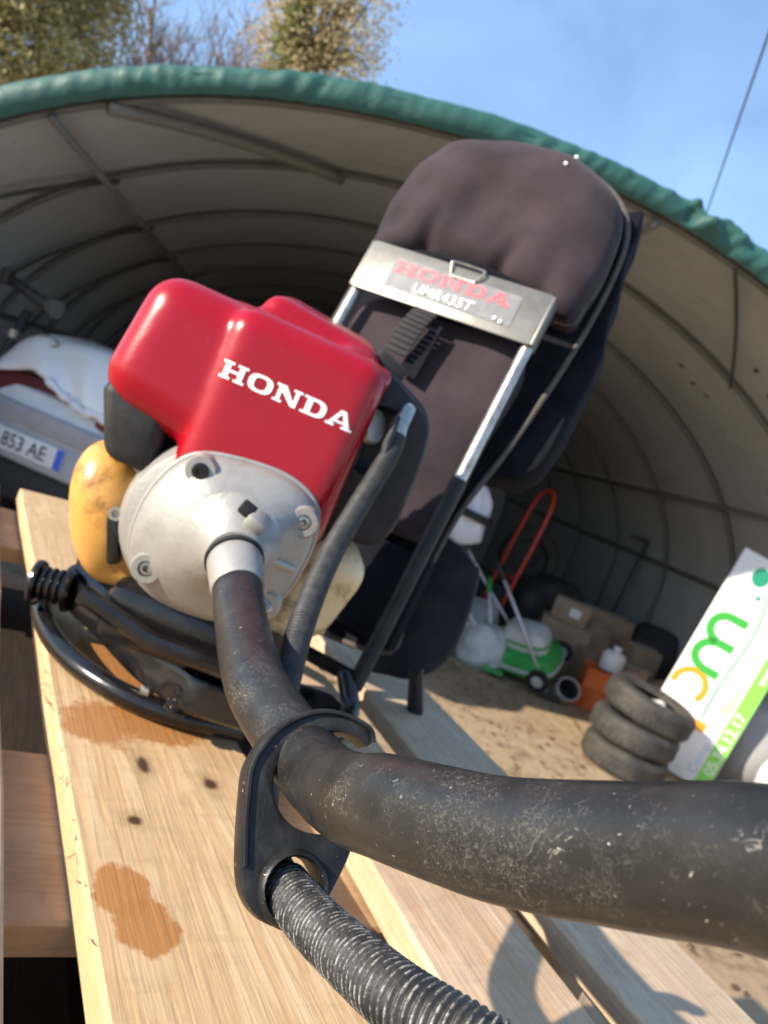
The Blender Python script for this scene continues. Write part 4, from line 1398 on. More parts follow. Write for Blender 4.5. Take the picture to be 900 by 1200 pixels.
carton((1.80, 6.30, 0.475), (0.30, 0.26, 0.18), -0.30, 'closed cardboard box with white label, highest of the box pile')
carton((1.80, 6.32, 0.0), (0.42, 0.34, 0.47), -0.15, 'large cardboard box at the bottom of the pile under the labelled one', lab=False)
carton((2.10, 6.10, 0.0), (0.34, 0.28, 0.36), 0.35, 'open cardboard box with raised flaps in front of the pile', open_=True, lab=False)
carton((2.34, 5.95, 0.0), (0.34, 0.25, 0.20), -0.35, 'flat cardboard box lying under the box with the pale label', lab=False)
carton((2.33, 5.95, 0.205), (0.30, 0.22, 0.17), -0.55, 'cardboard box with pale label on a flat box behind the top tyre')
carton((2.50, 6.35, 0.0), (0.26, 0.26, 0.50), 0.2, 'tall cardboard box standing behind the other boxes by the tent wall', lab=False)
m_white = mat('white_plastic', (0.74, 0.74, 0.74), 0.4, col2=(0.6, 0.6, 0.6), nscale=10)
# white canister
t = thing('white_canister', (2.08, 5.72, 0.315), 'white plastic canister standing on the orange crates', 'canister')
part('body', lathe([(0, 0), (0.085, 0), (0.09, 0.01), (0.09, 0.12), (0.07, 0.15), (0.03, 0.155), (0.03, 0.175), (0, 0.175)], (2.08, 5.72, 0.315), (0, 0, 1), 24), m_white, t)
part('cap', lathe([(0, 0.17), (0.034, 0.17), (0.034, 0.195), (0, 0.197)], (2.08, 5.72, 0.315), (0, 0, 1), 16), m_tape, t)
m_orange = mat('orange_plastic', (0.62, 0.14, 0.03), 0.5, col2=(0.5, 0.10, 0.02), nscale=10)


def crate(loc, size, rz, label):
    t = thing('plastic_crate', loc, label, 'crate')
    M = Matrix.Translation(Vector(loc)) @ Euler((0, 0, rz)).to_matrix().to_4x4()
    w, d, h = size
    part('floor', rbox((0, 0, 0.008), (w, d, 0.012)), m_orange, t, M)
    for s in (-1, 1):
        part('side', rbox((0, s * (d / 2 - .006), h / 2 + .006), (w, 0.010, h - .014), 0.002, 1), m_orange, t, M)
        part('end', rbox((s * (w / 2 - .006), 0, h / 2 + .006), (0.010, d - 0.024, h - .014), 0.002, 1), m_orange, t, M)
        part('rim', rbox((0, s * (d / 2), h), (w + .01, 0.022, 0.014), 0.003, 1), m_orange, t, M)
    return t


crate((2.06, 5.66, 0.0), (0.36, 0.30, 0.15), -0.2, 'orange plastic crate on the ground under another orange crate')
crate((2.06, 5.66, 0.158), (0.34, 0.29, 0.15), -0.12, 'orange plastic crate stacked on top of an orange crate')

# lawn mower
m_gmow = mat('mower_green', (0.04, 0.34, 0.07), 0.4, col2=(0.03, 0.26, 0.05), nscale=12)
m_gry = mat('mower_grey', (0.52, 0.53, 0.51), 0.45, col2=(0.42, 0.42, 0.41), nscale=12)
mo = thing('lawn_mower', (1.40, 5.75, 0), 'green and grey push lawn mower beside the cardboard boxes', 'mower')
MM = Matrix.Translation((1.42, 5.70, 0.10)) @ Euler((R_(24), R_(-8), R_(-30))).to_matrix().to_4x4()
deck = [(-0.27, -0.18), (-0.30, 0), (-0.27, 0.18), (-0.05, 0.23), (0.2, 0.21), (0.29, 0.12), (0.30, -0.12), (0.2, -0.21), (-0.05, -0.23)]
dk = catmull([(x, y, 0) for x, y in deck], 4, True)
part('deck', loft([[(p.x * s, p.y * s, z) for p in dk] for z, s in ((0.06, 1.0), (0.14, 1.0), (0.19, 0.92), (0.215, 0.72), (0.22, 0.5))]), m_gmow, mo, MM, smooth=40)
part('deck_trim', loft([[(p.x * s, p.y * s, z) for p in dk] for z, s in ((0.085, 1.03), (0.10, 1.045), (0.115, 1.03))]), m_gry, mo, MM, smooth=40)
part('motor_hood', loft([[(p.x * s + 0.03, p.y * s, z) for p in dk] for z, s in ((0.20, 0.62), (0.29, 0.60), (0.35, 0.50), (0.375, 0.3))]), m_gry, mo, MM, smooth=40)
part('hood_band', loft([[(p.x * s + 0.03, p.y * s, z) for p in dk] for z, s in ((0.255, 0.625), (0.275, 0.625))]), m_gmow, mo, MM, smooth=40)
bmx = loft([[(x - 0.44, y, z) for x, y in ((-0.17, -0.16), (0.15, -0.19), (0.15, 0.19), (-0.17, 0.16))] for z in (0.16,)] + [[(x - 0.47, y * 1.1, z) for x, y in ((-0.2, -0.16), (0.16, -0.19), (0.16, 0.19), (-0.2, 0.16))] for z in (0.30, 0.36)])
part('grass_box', bmx, m_gry, mo, MM, smooth=30)
for (x, y, r) in ((0.24, 0.25, 0.085), (0.24, -0.25, 0.085), (-0.22, 0.26, 0.10), (-0.22, -0.26, 0.10)):
    w = part('wheel', lathe([(r * .55, -.02), (r * .95, -.024), (r, -.016), (r, .016), (r * .95, .024), (r * .55, .02)], (x, y, r), (0, 1, 0), 28, close=True), MT['blackmatt'], mo, MM, smooth=45)
    part('hub', lathe([(0, -.023), (r * .5, -.02), (r * .6, -.012), (r * .6, .012), (r * .5, .02), (0, .023)], (x, y, r), (0, 1, 0), 20), m_gry, w, MM)
m_alu = mat('handle_tube', (0.58, 0.58, 0.60), 0.35, metal=0.5)
hp = [(-0.20, 0.2, 0.2), (-0.42, 0.2, 0.48), (-0.66, 0.2, 0.80), (-0.72, 0.17, 0.87), (-0.72, -0.17, 0.87), (-0.66, -0.2, 0.80), (-0.42, -0.2, 0.48), (-0.20, -0.2, 0.2)]
hd = part('handle', tube_bm(hp, 0.013, 10, n=4), m_alu, mo, MM, smooth=True)
part('cross_bar', tube_bm([(-0.55, 0.2, 0.655), (-0.55, -0.2, 0.655)], 0.012, 8), m_gmow, hd, MM, smooth=True)
part('grip', tube_bm([(-0.715, 0.15, 0.87), (-0.715, -0.15, 0.87)], 0.018, 10), m_gmow, hd, MM, smooth=True)

# red hand trolley with a loop handle and pneumatic wheel
m_redp = mat('red_enamel', (0.55, 0.045, 0.025), 0.4, col2=(0.40, 0.035, 0.02), nscale=20)
tr = thing('hand_trolley', (1.25, 6.55, 0), 'red tubular hand trolley with tall loop handle behind the mower', 'trolley')
MTr = Matrix.Translation((1.14, 6.50, 0.02)) @ Euler((R_(-6), R_(1), R_(-70))).to_matrix().to_4x4()
lp = [(-0.17, 0, 0.10), (-0.17, 0, 0.55), (-0.17, 0, 1.0), (-0.15, 0, 1.30), (-0.07, 0, 1.43), (0.07, 0, 1.43), (0.15, 0, 1.30), (0.17, 0, 1.0), (0.17, 0, 0.55), (0.17, 0, 0.10)]
part('loop_handle', tube_bm(lp, 0.020, 10, n=5), m_redp, tr, MTr, smooth=True)
for z in (0.3, 0.62): part('cross_bar', tube_bm([(-0.17, 0, z), (0.17, 0, z)], 0.014, 8), m_redp, tr, MTr, smooth=True)
part('toe_plate', rbox((0, -0.11, 0.045), (0.36, 0.24, 0.012), 0.003), m_redp, tr, MTr)
for s in (-1, 1):
    w = part('wheel', lathe([(0.06, -.025), (0.11, -.035), (0.135, -.02), (0.135, .02), (0.11, .035), (0.06, .025)], (s * 0.22, 0.07, 0.14), (1, 0, 0), 28, close=True), MT['blackmatt'], tr, MTr, smooth=45)
    part('hub', lathe([(0, -.03), (0.06, -.024), (0.06, .024), (0, .03)], (s * 0.22, 0.07, 0.14), (1, 0, 0), 20), m_redp, w, MTr)
# spare wheel leaning upright on a dark box
wt = tyre('spare_tyre', (1.45, 7.05, 0.79), (R_(84), 0, R_(12)), 0.30, 0.12, 'grey tyre propped upright on a black chest behind the trolley')
bxo = thing('storage_chest', (1.45, 7.1, 0), 'black lidded storage chest under the upright tyre', 'chest')
m_chest = mat('black_chest', (0.02, 0.02, 0.022), 0.6, col2=(0.035, 0.033, 0.03), nscale=8)
part('body', rbox((1.45, 7.1, 0.22), (0.9, 0.5, 0.44), 0.01, 2), m_chest, bxo)
part('lid', rbox((1.45, 7.1, 0.462), (0.94, 0.54, 0.046), 0.01, 2), m_chest, bxo)
# clutter round the mower
def stick(nm, a_, b_, r_, mt_, label, cat, end=None):
    t_ = thing(nm, a_, label, cat)
    part('shaft', tube_bm([a_, tuple(Vector(a_).lerp(Vector(b_), .5) + Vector((0, 0, .01))), b_], r_, 8), mt_, t_, smooth=True)
    e_ = Vector(b_)
    d_ = (e_ - Vector(a_)).normalized()
    part('grip', tube_bm([tuple(e_ - d_ * .14), tuple(e_ + d_ * .01)], r_ * 1.5, 8), end or m_chest, t_, smooth=True)
    part('head', rbox(Vector(a_) + Vector((0, 0, .02)), (0.16, 0.06, 0.035), 0.008, 2), end or m_chest, t_)


stick('long_pole', (1.62, 5.35, 0.02), (0.93, 5.55, 0.80), 0.013, m_alu, 'silver long-handled tool propped across the mower', 'tool')
stick('long_pole', (1.18, 5.45, 0.02), (0.98, 5.95, 0.62), 0.015, m_white, 'white long-handled tool leaning left of the mower', 'tool', m_gmow)
blob('grey_cover_bundle', (1.08, 5.62, 0.13), (0.20, 0.17, 0.19), 31, 'crumpled pale grey cover heaped left of the mower', 'cover', m_gry, 0.25)
t = thing('plastic_bucket', (1.76, 5.42, 0.0), 'pale grey plastic bucket tipped toward the mower beside the orange crates', 'bucket')
MB_ = Matrix.Translation((1.74, 5.45, 0.085)) @ Euler((R_(48), R_(25), R_(-20))).to_matrix().to_4x4() @ Matrix.Scale(0.72, 4)
part('shell', lathe([(0, -0.11), (0.085, -0.11), (0.115, 0.11), (0.125, 0.11), (0.125, 0.095), (0.093, -0.12), (0, -0.12)], (0, 0, 0), (0, 0, 1), 28), m_gry, t, MB_)
part('inside', lathe([(0, -0.10), (0.086, -0.10), (0.113, 0.10)], (0, 0, 0), (0, 0, 1), 28), m_chest, t, MB_)
t = thing('green_basket', (1.55, 6.05, 0), 'green plastic basket behind the mower', 'basket')
part('shell', lathe([(0, 0.01), (0.16, 0.01), (0.20, 0.30), (0.215, 0.30), (0.215, 0.285), (0.17, 0), (0, 0)], (1.55, 6.05, 0), (0, 0, 1), 24), m_gmow, t)
part('rim', lathe([(0.195, 0.29), (0.222, 0.29), (0.222, 0.315), (0.195, 0.315)], (1.55, 6.05, 0), (0, 0, 1), 24, close=True), m_gmow, t)
carton((2.20, 6.75, 0.0), (0.5, 0.35, 0.62), 0.15, 'big dark cardboard box standing behind the pile of boxes', lab=False)
carton((2.06, 6.42, 0.0), (0.22, 0.2, 0.52), 0.5, 'slim upright cardboard box squeezed behind the open box', lab=False)
blob('brown_sack', (2.62, 5.85, 0.16), (0.20, 0.17, 0.21), 44, 'slumped brown paper sack between the boxes and the tent wall', 'sack', m_card, 0.22)
blob('dark_tarpaulin', (1.75, 6.95, 0.30), (0.42, 0.30, 0.42), 45, 'dark tarpaulin heap behind the box pile', 'tarpaulin', m_chest, 0.25)
blob('black_bag', (2.75, 6.75, 0.28), (0.32, 0.28, 0.38), 46, 'black rubbish bag slumped by the tent wall behind the boxes', 'bag', m_chest, 0.22)
t = thing('toolbox', (1.62, 6.55, 0), 'dark red metal toolbox on the ground behind the mower', 'toolbox')
m_tb = mat('toolbox_red', (0.16, 0.02, 0.02), 0.45)
part('body', rbox((1.62, 6.62, 0.12), (0.42, 0.22, 0.23), 0.01, 2), m_tb, t)
part('lid', rbox((1.62, 6.62, 0.252), (0.43, 0.23, 0.03), 0.008, 2), m_chest, t)
part('handle', tube_bm([(1.52, 6.62, 0.265), (1.53, 6.62, 0.31), (1.71, 6.62, 0.31), (1.72, 6.62, 0.265)], 0.01, 8, n=3), m_chest, t, smooth=True)
# red petrol can
m_can = mat('dark_red_can', (0.30, 0.02, 0.02), 0.5)
t = thing('petrol_can', (0.98, 6.05, 0), 'dark red petrol can on the ground left of the mower', 'can')
part('body', rbox((0.98, 6.05, 0.13), (0.28, 0.17, 0.26), 0.03, 3), m_can, t)
part('handle', tube_bm([(0.90, 6.05, 0.25), (0.92, 6.05, 0.31), (1.02, 6.05, 0.31), (1.04, 6.05, 0.25)], 0.014, 8, n=4), m_can, t, smooth=True)
part('spout_cap', lathe([(0, 0.25), (0.03, 0.25), (0.03, 0.29), (0, 0.295)], (0.88, 6.05, 0), (0, 0, 1), 16), MT['blackmatt'], t)
# white bag with dark band on a dark post behind the pack
bagt = thing('white_bag', (0.585, 5.3, 0.84), 'white plastic bag with a black band hanging behind the backpack frame', 'bag')
bm = bmesh.new()
bmesh.ops.create_icosphere(bm, subdivisions=3, radius=1)
for v in bm.verts:
    q = v.co.copy()
    k = 1 + .15 * math.sin(q.x * 6 + q.z * 3) + .1 * math.sin(q.y * 8 - q.z * 5)
    v.co = Vector((q.x * .15 * k * (1.0 - .25 * q.z), q.y * .10 * k, q.z * .24)) + Vector((0.585, 5.36, 1.08))
part('sack', bm, mat('bluish_white_film', (0.66, 0.68, 0.76), 0.4, bump=.4, bscale=25), bagt, smooth=True)
part('band', lathe([(0.165, -0.03), (0.175, -0.02), (0.175, 0.02), (0.165, 0.03)], (0.585, 5.36, 1.08), (0.1, 0, 1), 24, close=True), MT['blackmatt'], bagt, smooth=True)
t = thing('storage_cabinet', (0.38, 5.72, 0), 'dark metal cabinet standing behind the hanging white bag', 'cabinet')
part('body', rbox((0.38, 5.72, 0.77), (0.62, 0.42, 1.46), 0.008, 2), m_chest, t)
for k_ in (-1, 1):
    d_ = part('door', rbox((0.38 + k_ * 0.153, 5.500, 0.78), (0.296, 0.016, 1.36), 0.004, 2), m_chest, t)
    part('handle', rbox((0.38 + k_ * 0.03, 5.486, 0.85), (0.016, 0.012, 0.12), 0.003, 1), MT['steel'], d_)
# tool handles leaning on the right wall
for i, (x, y, tilt, nm, lb) in enumerate(((2.45, 7.35, 0.12, 'rake', 'dark garden rake leaning against the tent lining'), (2.75, 7.2, 0.10, 'shovel', 'dark shovel leaning upright near the tent wall'), (3.0, 6.8, 0.14, 'broom', 'dark broom leaning with bristles upward by the tent wall'))):
    t = thing(nm, (x, y, 0), lb, nm)
    part('pole', tube_bm([(x, y, 0), (x + tilt * 1.2, y + 0.2, 1.35)], 0.016, 8), m_chest, t)
    e = Vector((x + tilt * 1.2, y + .2, 1.35))
    if nm == 'rake':
        part('head', rbox(e, (0.36, 0.03, 0.03), 0.005), m_chest, t)
        for k in range(9): part('tine', rbox(e + Vector((-0.16 + k * .04, -0.03, 0.03)), (0.008, 0.06, 0.008)), m_chest, t)
    elif nm == 'shovel':
        part('blade', prism([(e.x - .1, e.z), (e.x + .1, e.z), (e.x + .1, e.z + .2), (e.x, e.z + .3), (e.x - .1, e.z + .2)], e.y - .01, e.y + .005), m_chest, t)
    else:
        part('head', rbox(e, (0.34, 0.06, 0.04), 0.005), m_chest, t)
        part('bristles', rbox(e + Vector((0, 0, .06)), (0.33, 0.06, 0.08), 0.01), m_flapc, t)
t = thing('black_bucket', (2.38, 6.75, 0.0), 'black plastic bucket among the boxes by the wall', 'bucket')
part('shell', lathe([(0, 0.01), (0.12, 0.01), (0.155, 0.36), (0.165, 0.36), (0.165, 0.345), (0.125, 0), (0, 0)], (2.38, 6.75, 0), (0, 0, 1), 28), m_chest, t)
part('bail', tube_bm([(2.22, 6.75, .35), (2.26, 6.7, .47), (2.38, 6.68, .52), (2.5, 6.7, .47), (2.54, 6.75, .35)], 0.006, 6, n=5), MT['steel'], t)

# ------------------------------------------------------------------ damaged white car at left
CX = Vector((0.985, -0.17, 0)).normalized()
CY = Vector((0.17, 0.985, 0)).normalized()
MCAR = Matrix((CX, CY, Vector((0, 0, 1)))).transposed().to_4x4()
MCAR = MCAR @ Matrix.Scale(1.12, 4)
MCAR.translation = (-1.766, 3.741, -0.045)
m_carw = mat('white_car_paint', (0.72, 0.73, 0.75), 0.28, coat=0.5, col2=(0.62, 0.63, 0.66), nscale=4, npos=(.5, .8))
m_cargrey = mat('grey_bumper', (0.33, 0.345, 0.38), 0.45, col2=(0.27, 0.28, 0.31), nscale=8)
m_maroon = mat('maroon_plastic', (0.10, 0.012, 0.016), 0.5)
car = thing('damaged_car', MCAR.translation, 'white car with crumpled bonnet and number plate parked under the tent', 'car')


def cpart(nm, bm, mt_, par=None, smooth=35): return part(nm, bm, mt_, par or car, MCAR, smooth=smooth)


# crumpled bonnet: thick shell with ragged lower lip
bm = bmesh.new()
NX, NY = 44, 16
rr = random.Random(3)
low = [(-0.60, 0.80), (-0.40, 0.875), (-0.26, 0.915), (-0.144, 0.966), (-0.068, 0.945), (0.018, 0.897), (0.168, 0.857), (0.233, 0.868), (0.296, 0.845), (0.5, 0.83), (0.9, 0.82)]


def lowz(x):
    for (a, za), (b, zb) in zip(low, low[1:]):
        if x <= b: return za + (zb - za) * max(0, (x - a)) / (b - a)
    return low[-1][1]


def topz(x):
    # rounded shoulder at the left, flat to the right
    if x < -0.15: return 1.19 - 1.05 * ((-0.15 - x) / 0.50) ** 2 * 0.9
    return 1.19 + 0.012 * math.sin(x * 6) - max(0, x - 0.5) ** 2 * 0.5


grid = []
for j in range(NY + 1):
    v_ = j / NY
    row = []
    for i in range(NX + 1):
        x = -0.52 + 1.42 * i / NX
        zl, zt = lowz(x), topz(x)
        if v_ < 0.45:
            u = v_ / 0.45
            z = zl + (zt - 0.06 - zl) * u
            y = 0.0 + 0.07 * u ** 1.6 + 0.008 * math.sin(x * 21 + u * 4)
        else:
            u = (v_ - 0.45) / 0.55
            z = zt - 0.06 + 0.06 * math.sin(min(u * 1.8, 1) * math.pi / 2) - 0.05 * u
            y = 0.07 + 0.75 * u ** 1.3
        z += 0.006 * math.sin(x * 17 + y * 9)
        row.append(bm.verts.new((x, y, z)))
    grid.append(row)
for A, B in zip(grid, grid[1:]):
    for i in range(NX): bm.faces.new((A[i], A[i + 1], B[i + 1], B[i]))
bon_me = bake(bm, [('SOLIDIFY', dict(thickness=0.012, offset=0))])
bon = part('bonnet', bon_me, m_carw, car, MCAR)
em = lathe([(0.034, -0.004), (0.042, -0.006), (0.046, 0), (0.034, 0)], (0, 0, 0), (0, 1, 0), 24, close=True)
for v in em.verts: v.co = Vector((v.co.x * 1.35 - 0.155, v.co.y + 0.048, v.co.z * .55 + 1.105))
cpart('emblem', em, MT['steel'], bon)
bm = tube_bm([(-0.34, -0.012, 0.935), (-0.26, -0.012, 0.927)], 0.004, 6)
lipp = [(x, -0.010 + 0.006 * math.sin(x * 30), lowz(x) + 0.012) for x in [-0.05 + i * 0.02 for i in range(20)]]
cpart('torn_lip', tube_bm(lipp, [0.018 + 0.006 * math.sin(i * 1.7) for i in range(20)], 8), m_carw, bon)
# dark red cavity behind the ragged gap
cpart('lamp_cavity', rbox((0.15, 0.10, 0.86), (1.3, 0.10, 0.14), 0.01), m_maroon)
cpart('broken_lamp', rbox((0.27, 0.015, 0.845), (0.07, 0.06, 0.055), 0.015, 2, rot=(0, .3, .2)), m_maroon)
# front bumper skin
secs = []
for (z, y, s) in ((0.50, 0.08, 1.0), (0.55, 0.035, 1.0), (0.58, 0.022, 1.0), (0.67, 0.018, 1.0), (0.70, 0.0, 1.0), (0.80, -0.004, 1.0), (0.815, 0.012, 1.0), (0.865, 0.03, 0.99), (0.90, 0.08, 0.97)):
    secs.append([(x * s + 0.15, y + 0.30 * (abs(x) / 0.78) ** 4 + yb, z) for x, yb in [(-0.78 + 1.56 * i / 24, 0) for i in range(25)] + [(0.78 - 1.56 * i / 24, 0.05) for i in range(25)]])
cpart('bumper', loft(secs), m_carw)
bmg = loft([[(x + 0.15, y + 0.30 * (abs(x) / 0.78) ** 4 + yb, z) for x, yb in [(-0.76 + 1.52 * i / 24, 0) for i in range(25)] + [(0.76 - 1.52 * i / 24, 0.03) for i in range(25)]] for z, y in ((0.698, -0.008), (0.715, -0.020), (0.785, -0.022), (0.80, -0.010))])
cpart('bumper_strip', bmg, m_cargrey)
cpart('plate_recess', rbox((-0.02, 0.006, 0.615), (0.64, 0.02, 0.145), 0.004), m_cargrey)
np_ = cpart('number_plate', rbox((-0.093, -0.010, 0.622), (0.48, 0.008, 0.10), 0.003, 2), mat('plate_white', (0.62, 0.64, 0.66), 0.4, col2=(.5, .52, .54), nscale=20))
cpart('blue_band', rbox((0.128, -0.0145, 0.622), (0.036, 0.002, 0.096)), mat('plate_blue', (0.02, 0.09, 0.55), 0.4), np_)
tb = text_bm('W 853 AE', 0.095, bold=0.001)
for v in tb.verts: v.co = Vector((v.co.x * 0.86 - 0.288, -0.0148, v.co.y + 0.590))
cpart('plate_characters', tb, MT['blackmatt'], np_, smooth=None)
cpart('lower_grille', rbox((0.1, 0.05, 0.44), (1.4, 0.06, 0.16), 0.01), MT['blackmatt'])
for s in (-1, 1):
    cpart('fender', rbox((0.15 + s * 0.74, 0.95, 0.72), (0.10, 1.2, 0.5), 0.04, 3), m_carw)
    w = part('wheel', lathe([(0.17, -.08), (0.27, -.09), (0.29, -.06), (0.29, .06), (0.27, .09), (0.17, .08)], (0.15 + s * 0.68, 0.75, 0.29), (1, 0, 0), 32, close=True), m_tyre, car, MCAR, smooth=45)
    part('rim', lathe([(0, -.05), (0.17, -.06), (0.17, .06), (0, .05)], (0.15 + s * 0.68, 0.75, 0.29), (1, 0, 0), 24), MT['steel'], w, MCAR)
cpart('chassis', rbox((0.15, 1.0, 0.46), (1.34, 1.7, 0.30), 0.03, 2), m_chest)

# bracket lamp on a post inside the tent at left
lt = thing('flood_lamp', (-2.10, 3.92, 0), 'dark flood lamp tilted on a slim post beside the white car', 'lamp')
post_top = Vector((-2.13, 3.92, 1.30))
part('post', tube_bm([(-2.30, 3.90, 0.0), (-2.17, 3.91, 1.05), tuple(post_top)], 0.022, 10), m_chest, lt, smooth=True)
part('arm', tube_bm([(-2.27, 3.90, 1.42), (-2.04, 3.92, 1.36)], [0.028, 0.034], 10), m_chest, lt, smooth=True)
part('head', lathe([(0, 0), (0.035, 0), (0.05, 0.05), (0.05, 0.07), (0, 0.07)], (-2.04, 3.92, 1.365), (0.95, -0.2, -0.1), 16), m_hoop, lt)
part('bracket', rbox((-2.28, 3.90, 1.425), (0.05, 0.06, 0.08), 0.01), m_chest, lt)
part('clamp', lathe([(0, -.02), (.032, -.02), (.032, .02), (0, .02)], (-2.16, 3.91, 1.16), (.1, 0, 1), 12), MT['steel'], lt)

# ------------------------------------------------------------------ trees and overhead wire
m_bark = mat('bark', (0.16, 0.12, 0.085), 0.9, col2=(0.09, 0.07, 0.05), nscale=6, bump=0.5, bscale=20)
m_twig = mat('twig', (0.22, 0.165, 0.12), 0.85, col2=(0.15, 0.11, 0.08), nscale=3)


def leaf_mat(name, a, b, c):
    m, nt, p = newmat(name)
    g = nt.nodes.new('ShaderNodeNewGeometry')
    r = nt.nodes.new('ShaderNodeValToRGB')
    e = r.color_ramp.elements
    e[0].color, e[1].color = c4(a), c4(c)
    pv = noise(nt, coords(nt), 1.5, 4, 0.6)
    mx0 = nd(nt, 'ShaderNodeMath', operation='MULTIPLY_ADD')
    nt.links.new(ramp(nt, pv, 0.32, 0.68), mx0.inputs[0])
    mx0.inputs[1].default_value = 0.62
    hf_ = nd(nt, 'ShaderNodeMath', operation='MULTIPLY')
    nt.links.new(g.outputs['Random Per Island'], hf_.inputs[0])
    hf_.inputs[1].default_value = 0.4
    nt.links.new(hf_.outputs[0], mx0.inputs[2])
    x = e.new(0.5)
    x.color = c4(b)
    nt.links.new(mx0.outputs[0], r.inputs[0])
    nt.links.new(r.outputs[0], p.inputs['Base Color'])
    p.inputs['Roughness'].default_value = 0.6
    tr = nt.nodes.new('ShaderNodeBsdfTranslucent')
    nt.links.new(r.outputs[0], tr.inputs[0])
    mx = nt.nodes.new('ShaderNodeMixShader')
    mx.inputs[0].default_value = 0.45
    nt.links.new(p.outputs[0], mx.inputs[1])
    nt.links.new(tr.outputs[0], mx.inputs[2])
    nt.links.new(mx.outputs[0], nt.nodes['Material Output'].inputs[0])
    return m


def leaves_mesh(name, centers, size, mt_, seed, droop=0.2):
    rg = np.random.default_rng(seed)
    n = len(centers)
    C = np.asarray(centers)
    a = rg.normal(size=(n, 3)); a /= np.linalg.norm(a, axis=1)[:, None]
    b = rg.normal(size=(n, 3)); b -= a * (a * b).sum(1)[:, None]; b /= np.linalg.norm(b, axis=1)[:, None]
    s = size * rg.uniform(0.5, 1.3, n)[:, None]
    v0 = C - a * s * 0.5
    v1 = C + b * s * 0.28
    v2 = C + a * s * 0.5
    v3 = C - b * s * 0.28
    V = np.stack([v0, v1, v2, v3], 1).reshape(-1, 3)
    me = bpy.data.meshes.new(name)
    me.from_pydata(V.tolist(), [], np.arange(n * 4).reshape(-1, 4).tolist())
    me.materials.append(mt_)
    return me


def clumps(center, rad, ncl, per, spread, seed, shell=0.55):
    rg = np.random.default_rng(seed)
    d = rg.normal(size=(ncl, 3)); d /= np.linalg.norm(d, axis=1)[:, None]
    r = shell + (1 - shell) * rg.random(ncl) ** 0.7
    cc = np.asarray(center) + d * r[:, None] * np.asarray(rad)
    sp = spread * rg.uniform(0.5, 1.4, ncl)
    pts = cc[:, None, :] + rg.normal(size=(ncl, per, 3)) * sp[:, None, None]
    return pts.reshape(-1, 3), cc


def branch_tree(bm, p, d, L, r, depth, rg, spread=0.5, tips=None, up=0.15, minr=0.004):
    n = 4
    pts = [p]
    dd = d.copy()
    for i in range(n):
        dd = (dd + Vector((rg.uniform(-1, 1), rg.uniform(-1, 1), rg.uniform(-1, 1))) * 0.16 + Vector((0, 0, up * .3))).normalized()
        pts.append(pts[-1] + dd * L / n)
    sweep(bm, pts, [max(r * (1 - 0.45 * i / n), minr) for i in range(n + 1)], 5 if r > 0.02 else 3, caps=False)
    if depth == 0:
        if tips is not None: tips.append(pts[-1])
        return
    for k in range(rg.choice((3, 3, 4)) if depth > 1 else 4):
        t = rg.uniform(0.35, 1.0)
        i = min(int(t * n), n - 1)
        q = pts[i].lerp(pts[i + 1], t * n - i)
        nd_ = (dd + Vector((rg.uniform(-1, 1), rg.uniform(-1, 1), rg.uniform(-.6, 1))) * spread * 1.6).normalized()
        branch_tree(bm, q, nd_, L * rg.uniform(0.55, 0.8), max(r * 0.5, minr), depth - 1, rg, spread, tips, up, minr)


def tree(name, base, h, crown_c, crown_r, ncl, per, spread, lsz, mt_, seed, label, trunk_r=0.18, shell=0.5, depth=2):
    t = thing(name, base, label, 'tree')
    rg = random.Random(seed)
    bm = bmesh.new()
    b = Vector(base)
    cc = Vector(crown_c)
    sweep(bm, catmull([b, b.lerp(cc, 0.4) + Vector((.2, .1, 0)), b.lerp(cc, 0.75), cc + Vector((0, 0, crown_r[2] * .6))], 5), [trunk_r * (1 - 0.85 * i / 15) for i in range(16)], 8)
    part('trunk', bm, m_bark, t, smooth=True)
    pts, cl = clumps(crown_c, crown_r, ncl, per, spread, seed, shell)
    bm = bmesh.new()
    for q in cl[:: max(1, len(cl) // 90)]:
        q = Vector(q)
        s = cc + Vector((0, 0, -crown_r[2] * 0.3)) + (q - cc) * 0.05
        mid = s.lerp(q, 0.5) + Vector((rg.uniform(-.2, .2), rg.uniform(-.2, .2), rg.uniform(-.1, .3)))
        sweep(bm, catmull([s, mid, q], 3), [0.05 * (1 - i / 7.5) + 0.006 for i in range(7)], 4, caps=False)
    part('limbs', bm, m_bark, t, smooth=True)
    me = leaves_mesh('crown', pts, lsz, mt_, seed + 1)
    part('crown', me, None, t)
    return t


lf_ever = leaf_mat('evergreen_leaf', (0.12, 0.12, 0.04), (0.42, 0.37, 0.16), (0.62, 0.54, 0.30))
lf_gold = leaf_mat('golden_leaf', (0.38, 0.28, 0.10), (0.58, 0.46, 0.22), (0.66, 0.57, 0.36))
lf_ivy = leaf_mat('ivy_leaf', (0.07, 0.10, 0.02), (0.20, 0.24, 0.07), (0.33, 0.34, 0.11))
tree('evergreen_tree', (-10.3, 14.3, 0), 9, (-10.6, 14.3, 6.5), (2.7, 2.2, 3.0), 700, 90, 0.26, 0.11, lf_ever, 11, 'dense olive-green tree rising behind the rounded shoulder of the tent', 0.3)
tree('golden_tree', (-5.2, 16.9, 0), 11, (-5.05, 16.9, 9.1), (1.55, 1.3, 2.4), 420, 30, 0.24, 0.085, lf_gold, 23, 'pale golden tree with thin foliage above the tent roof', 0.16, 0.25)
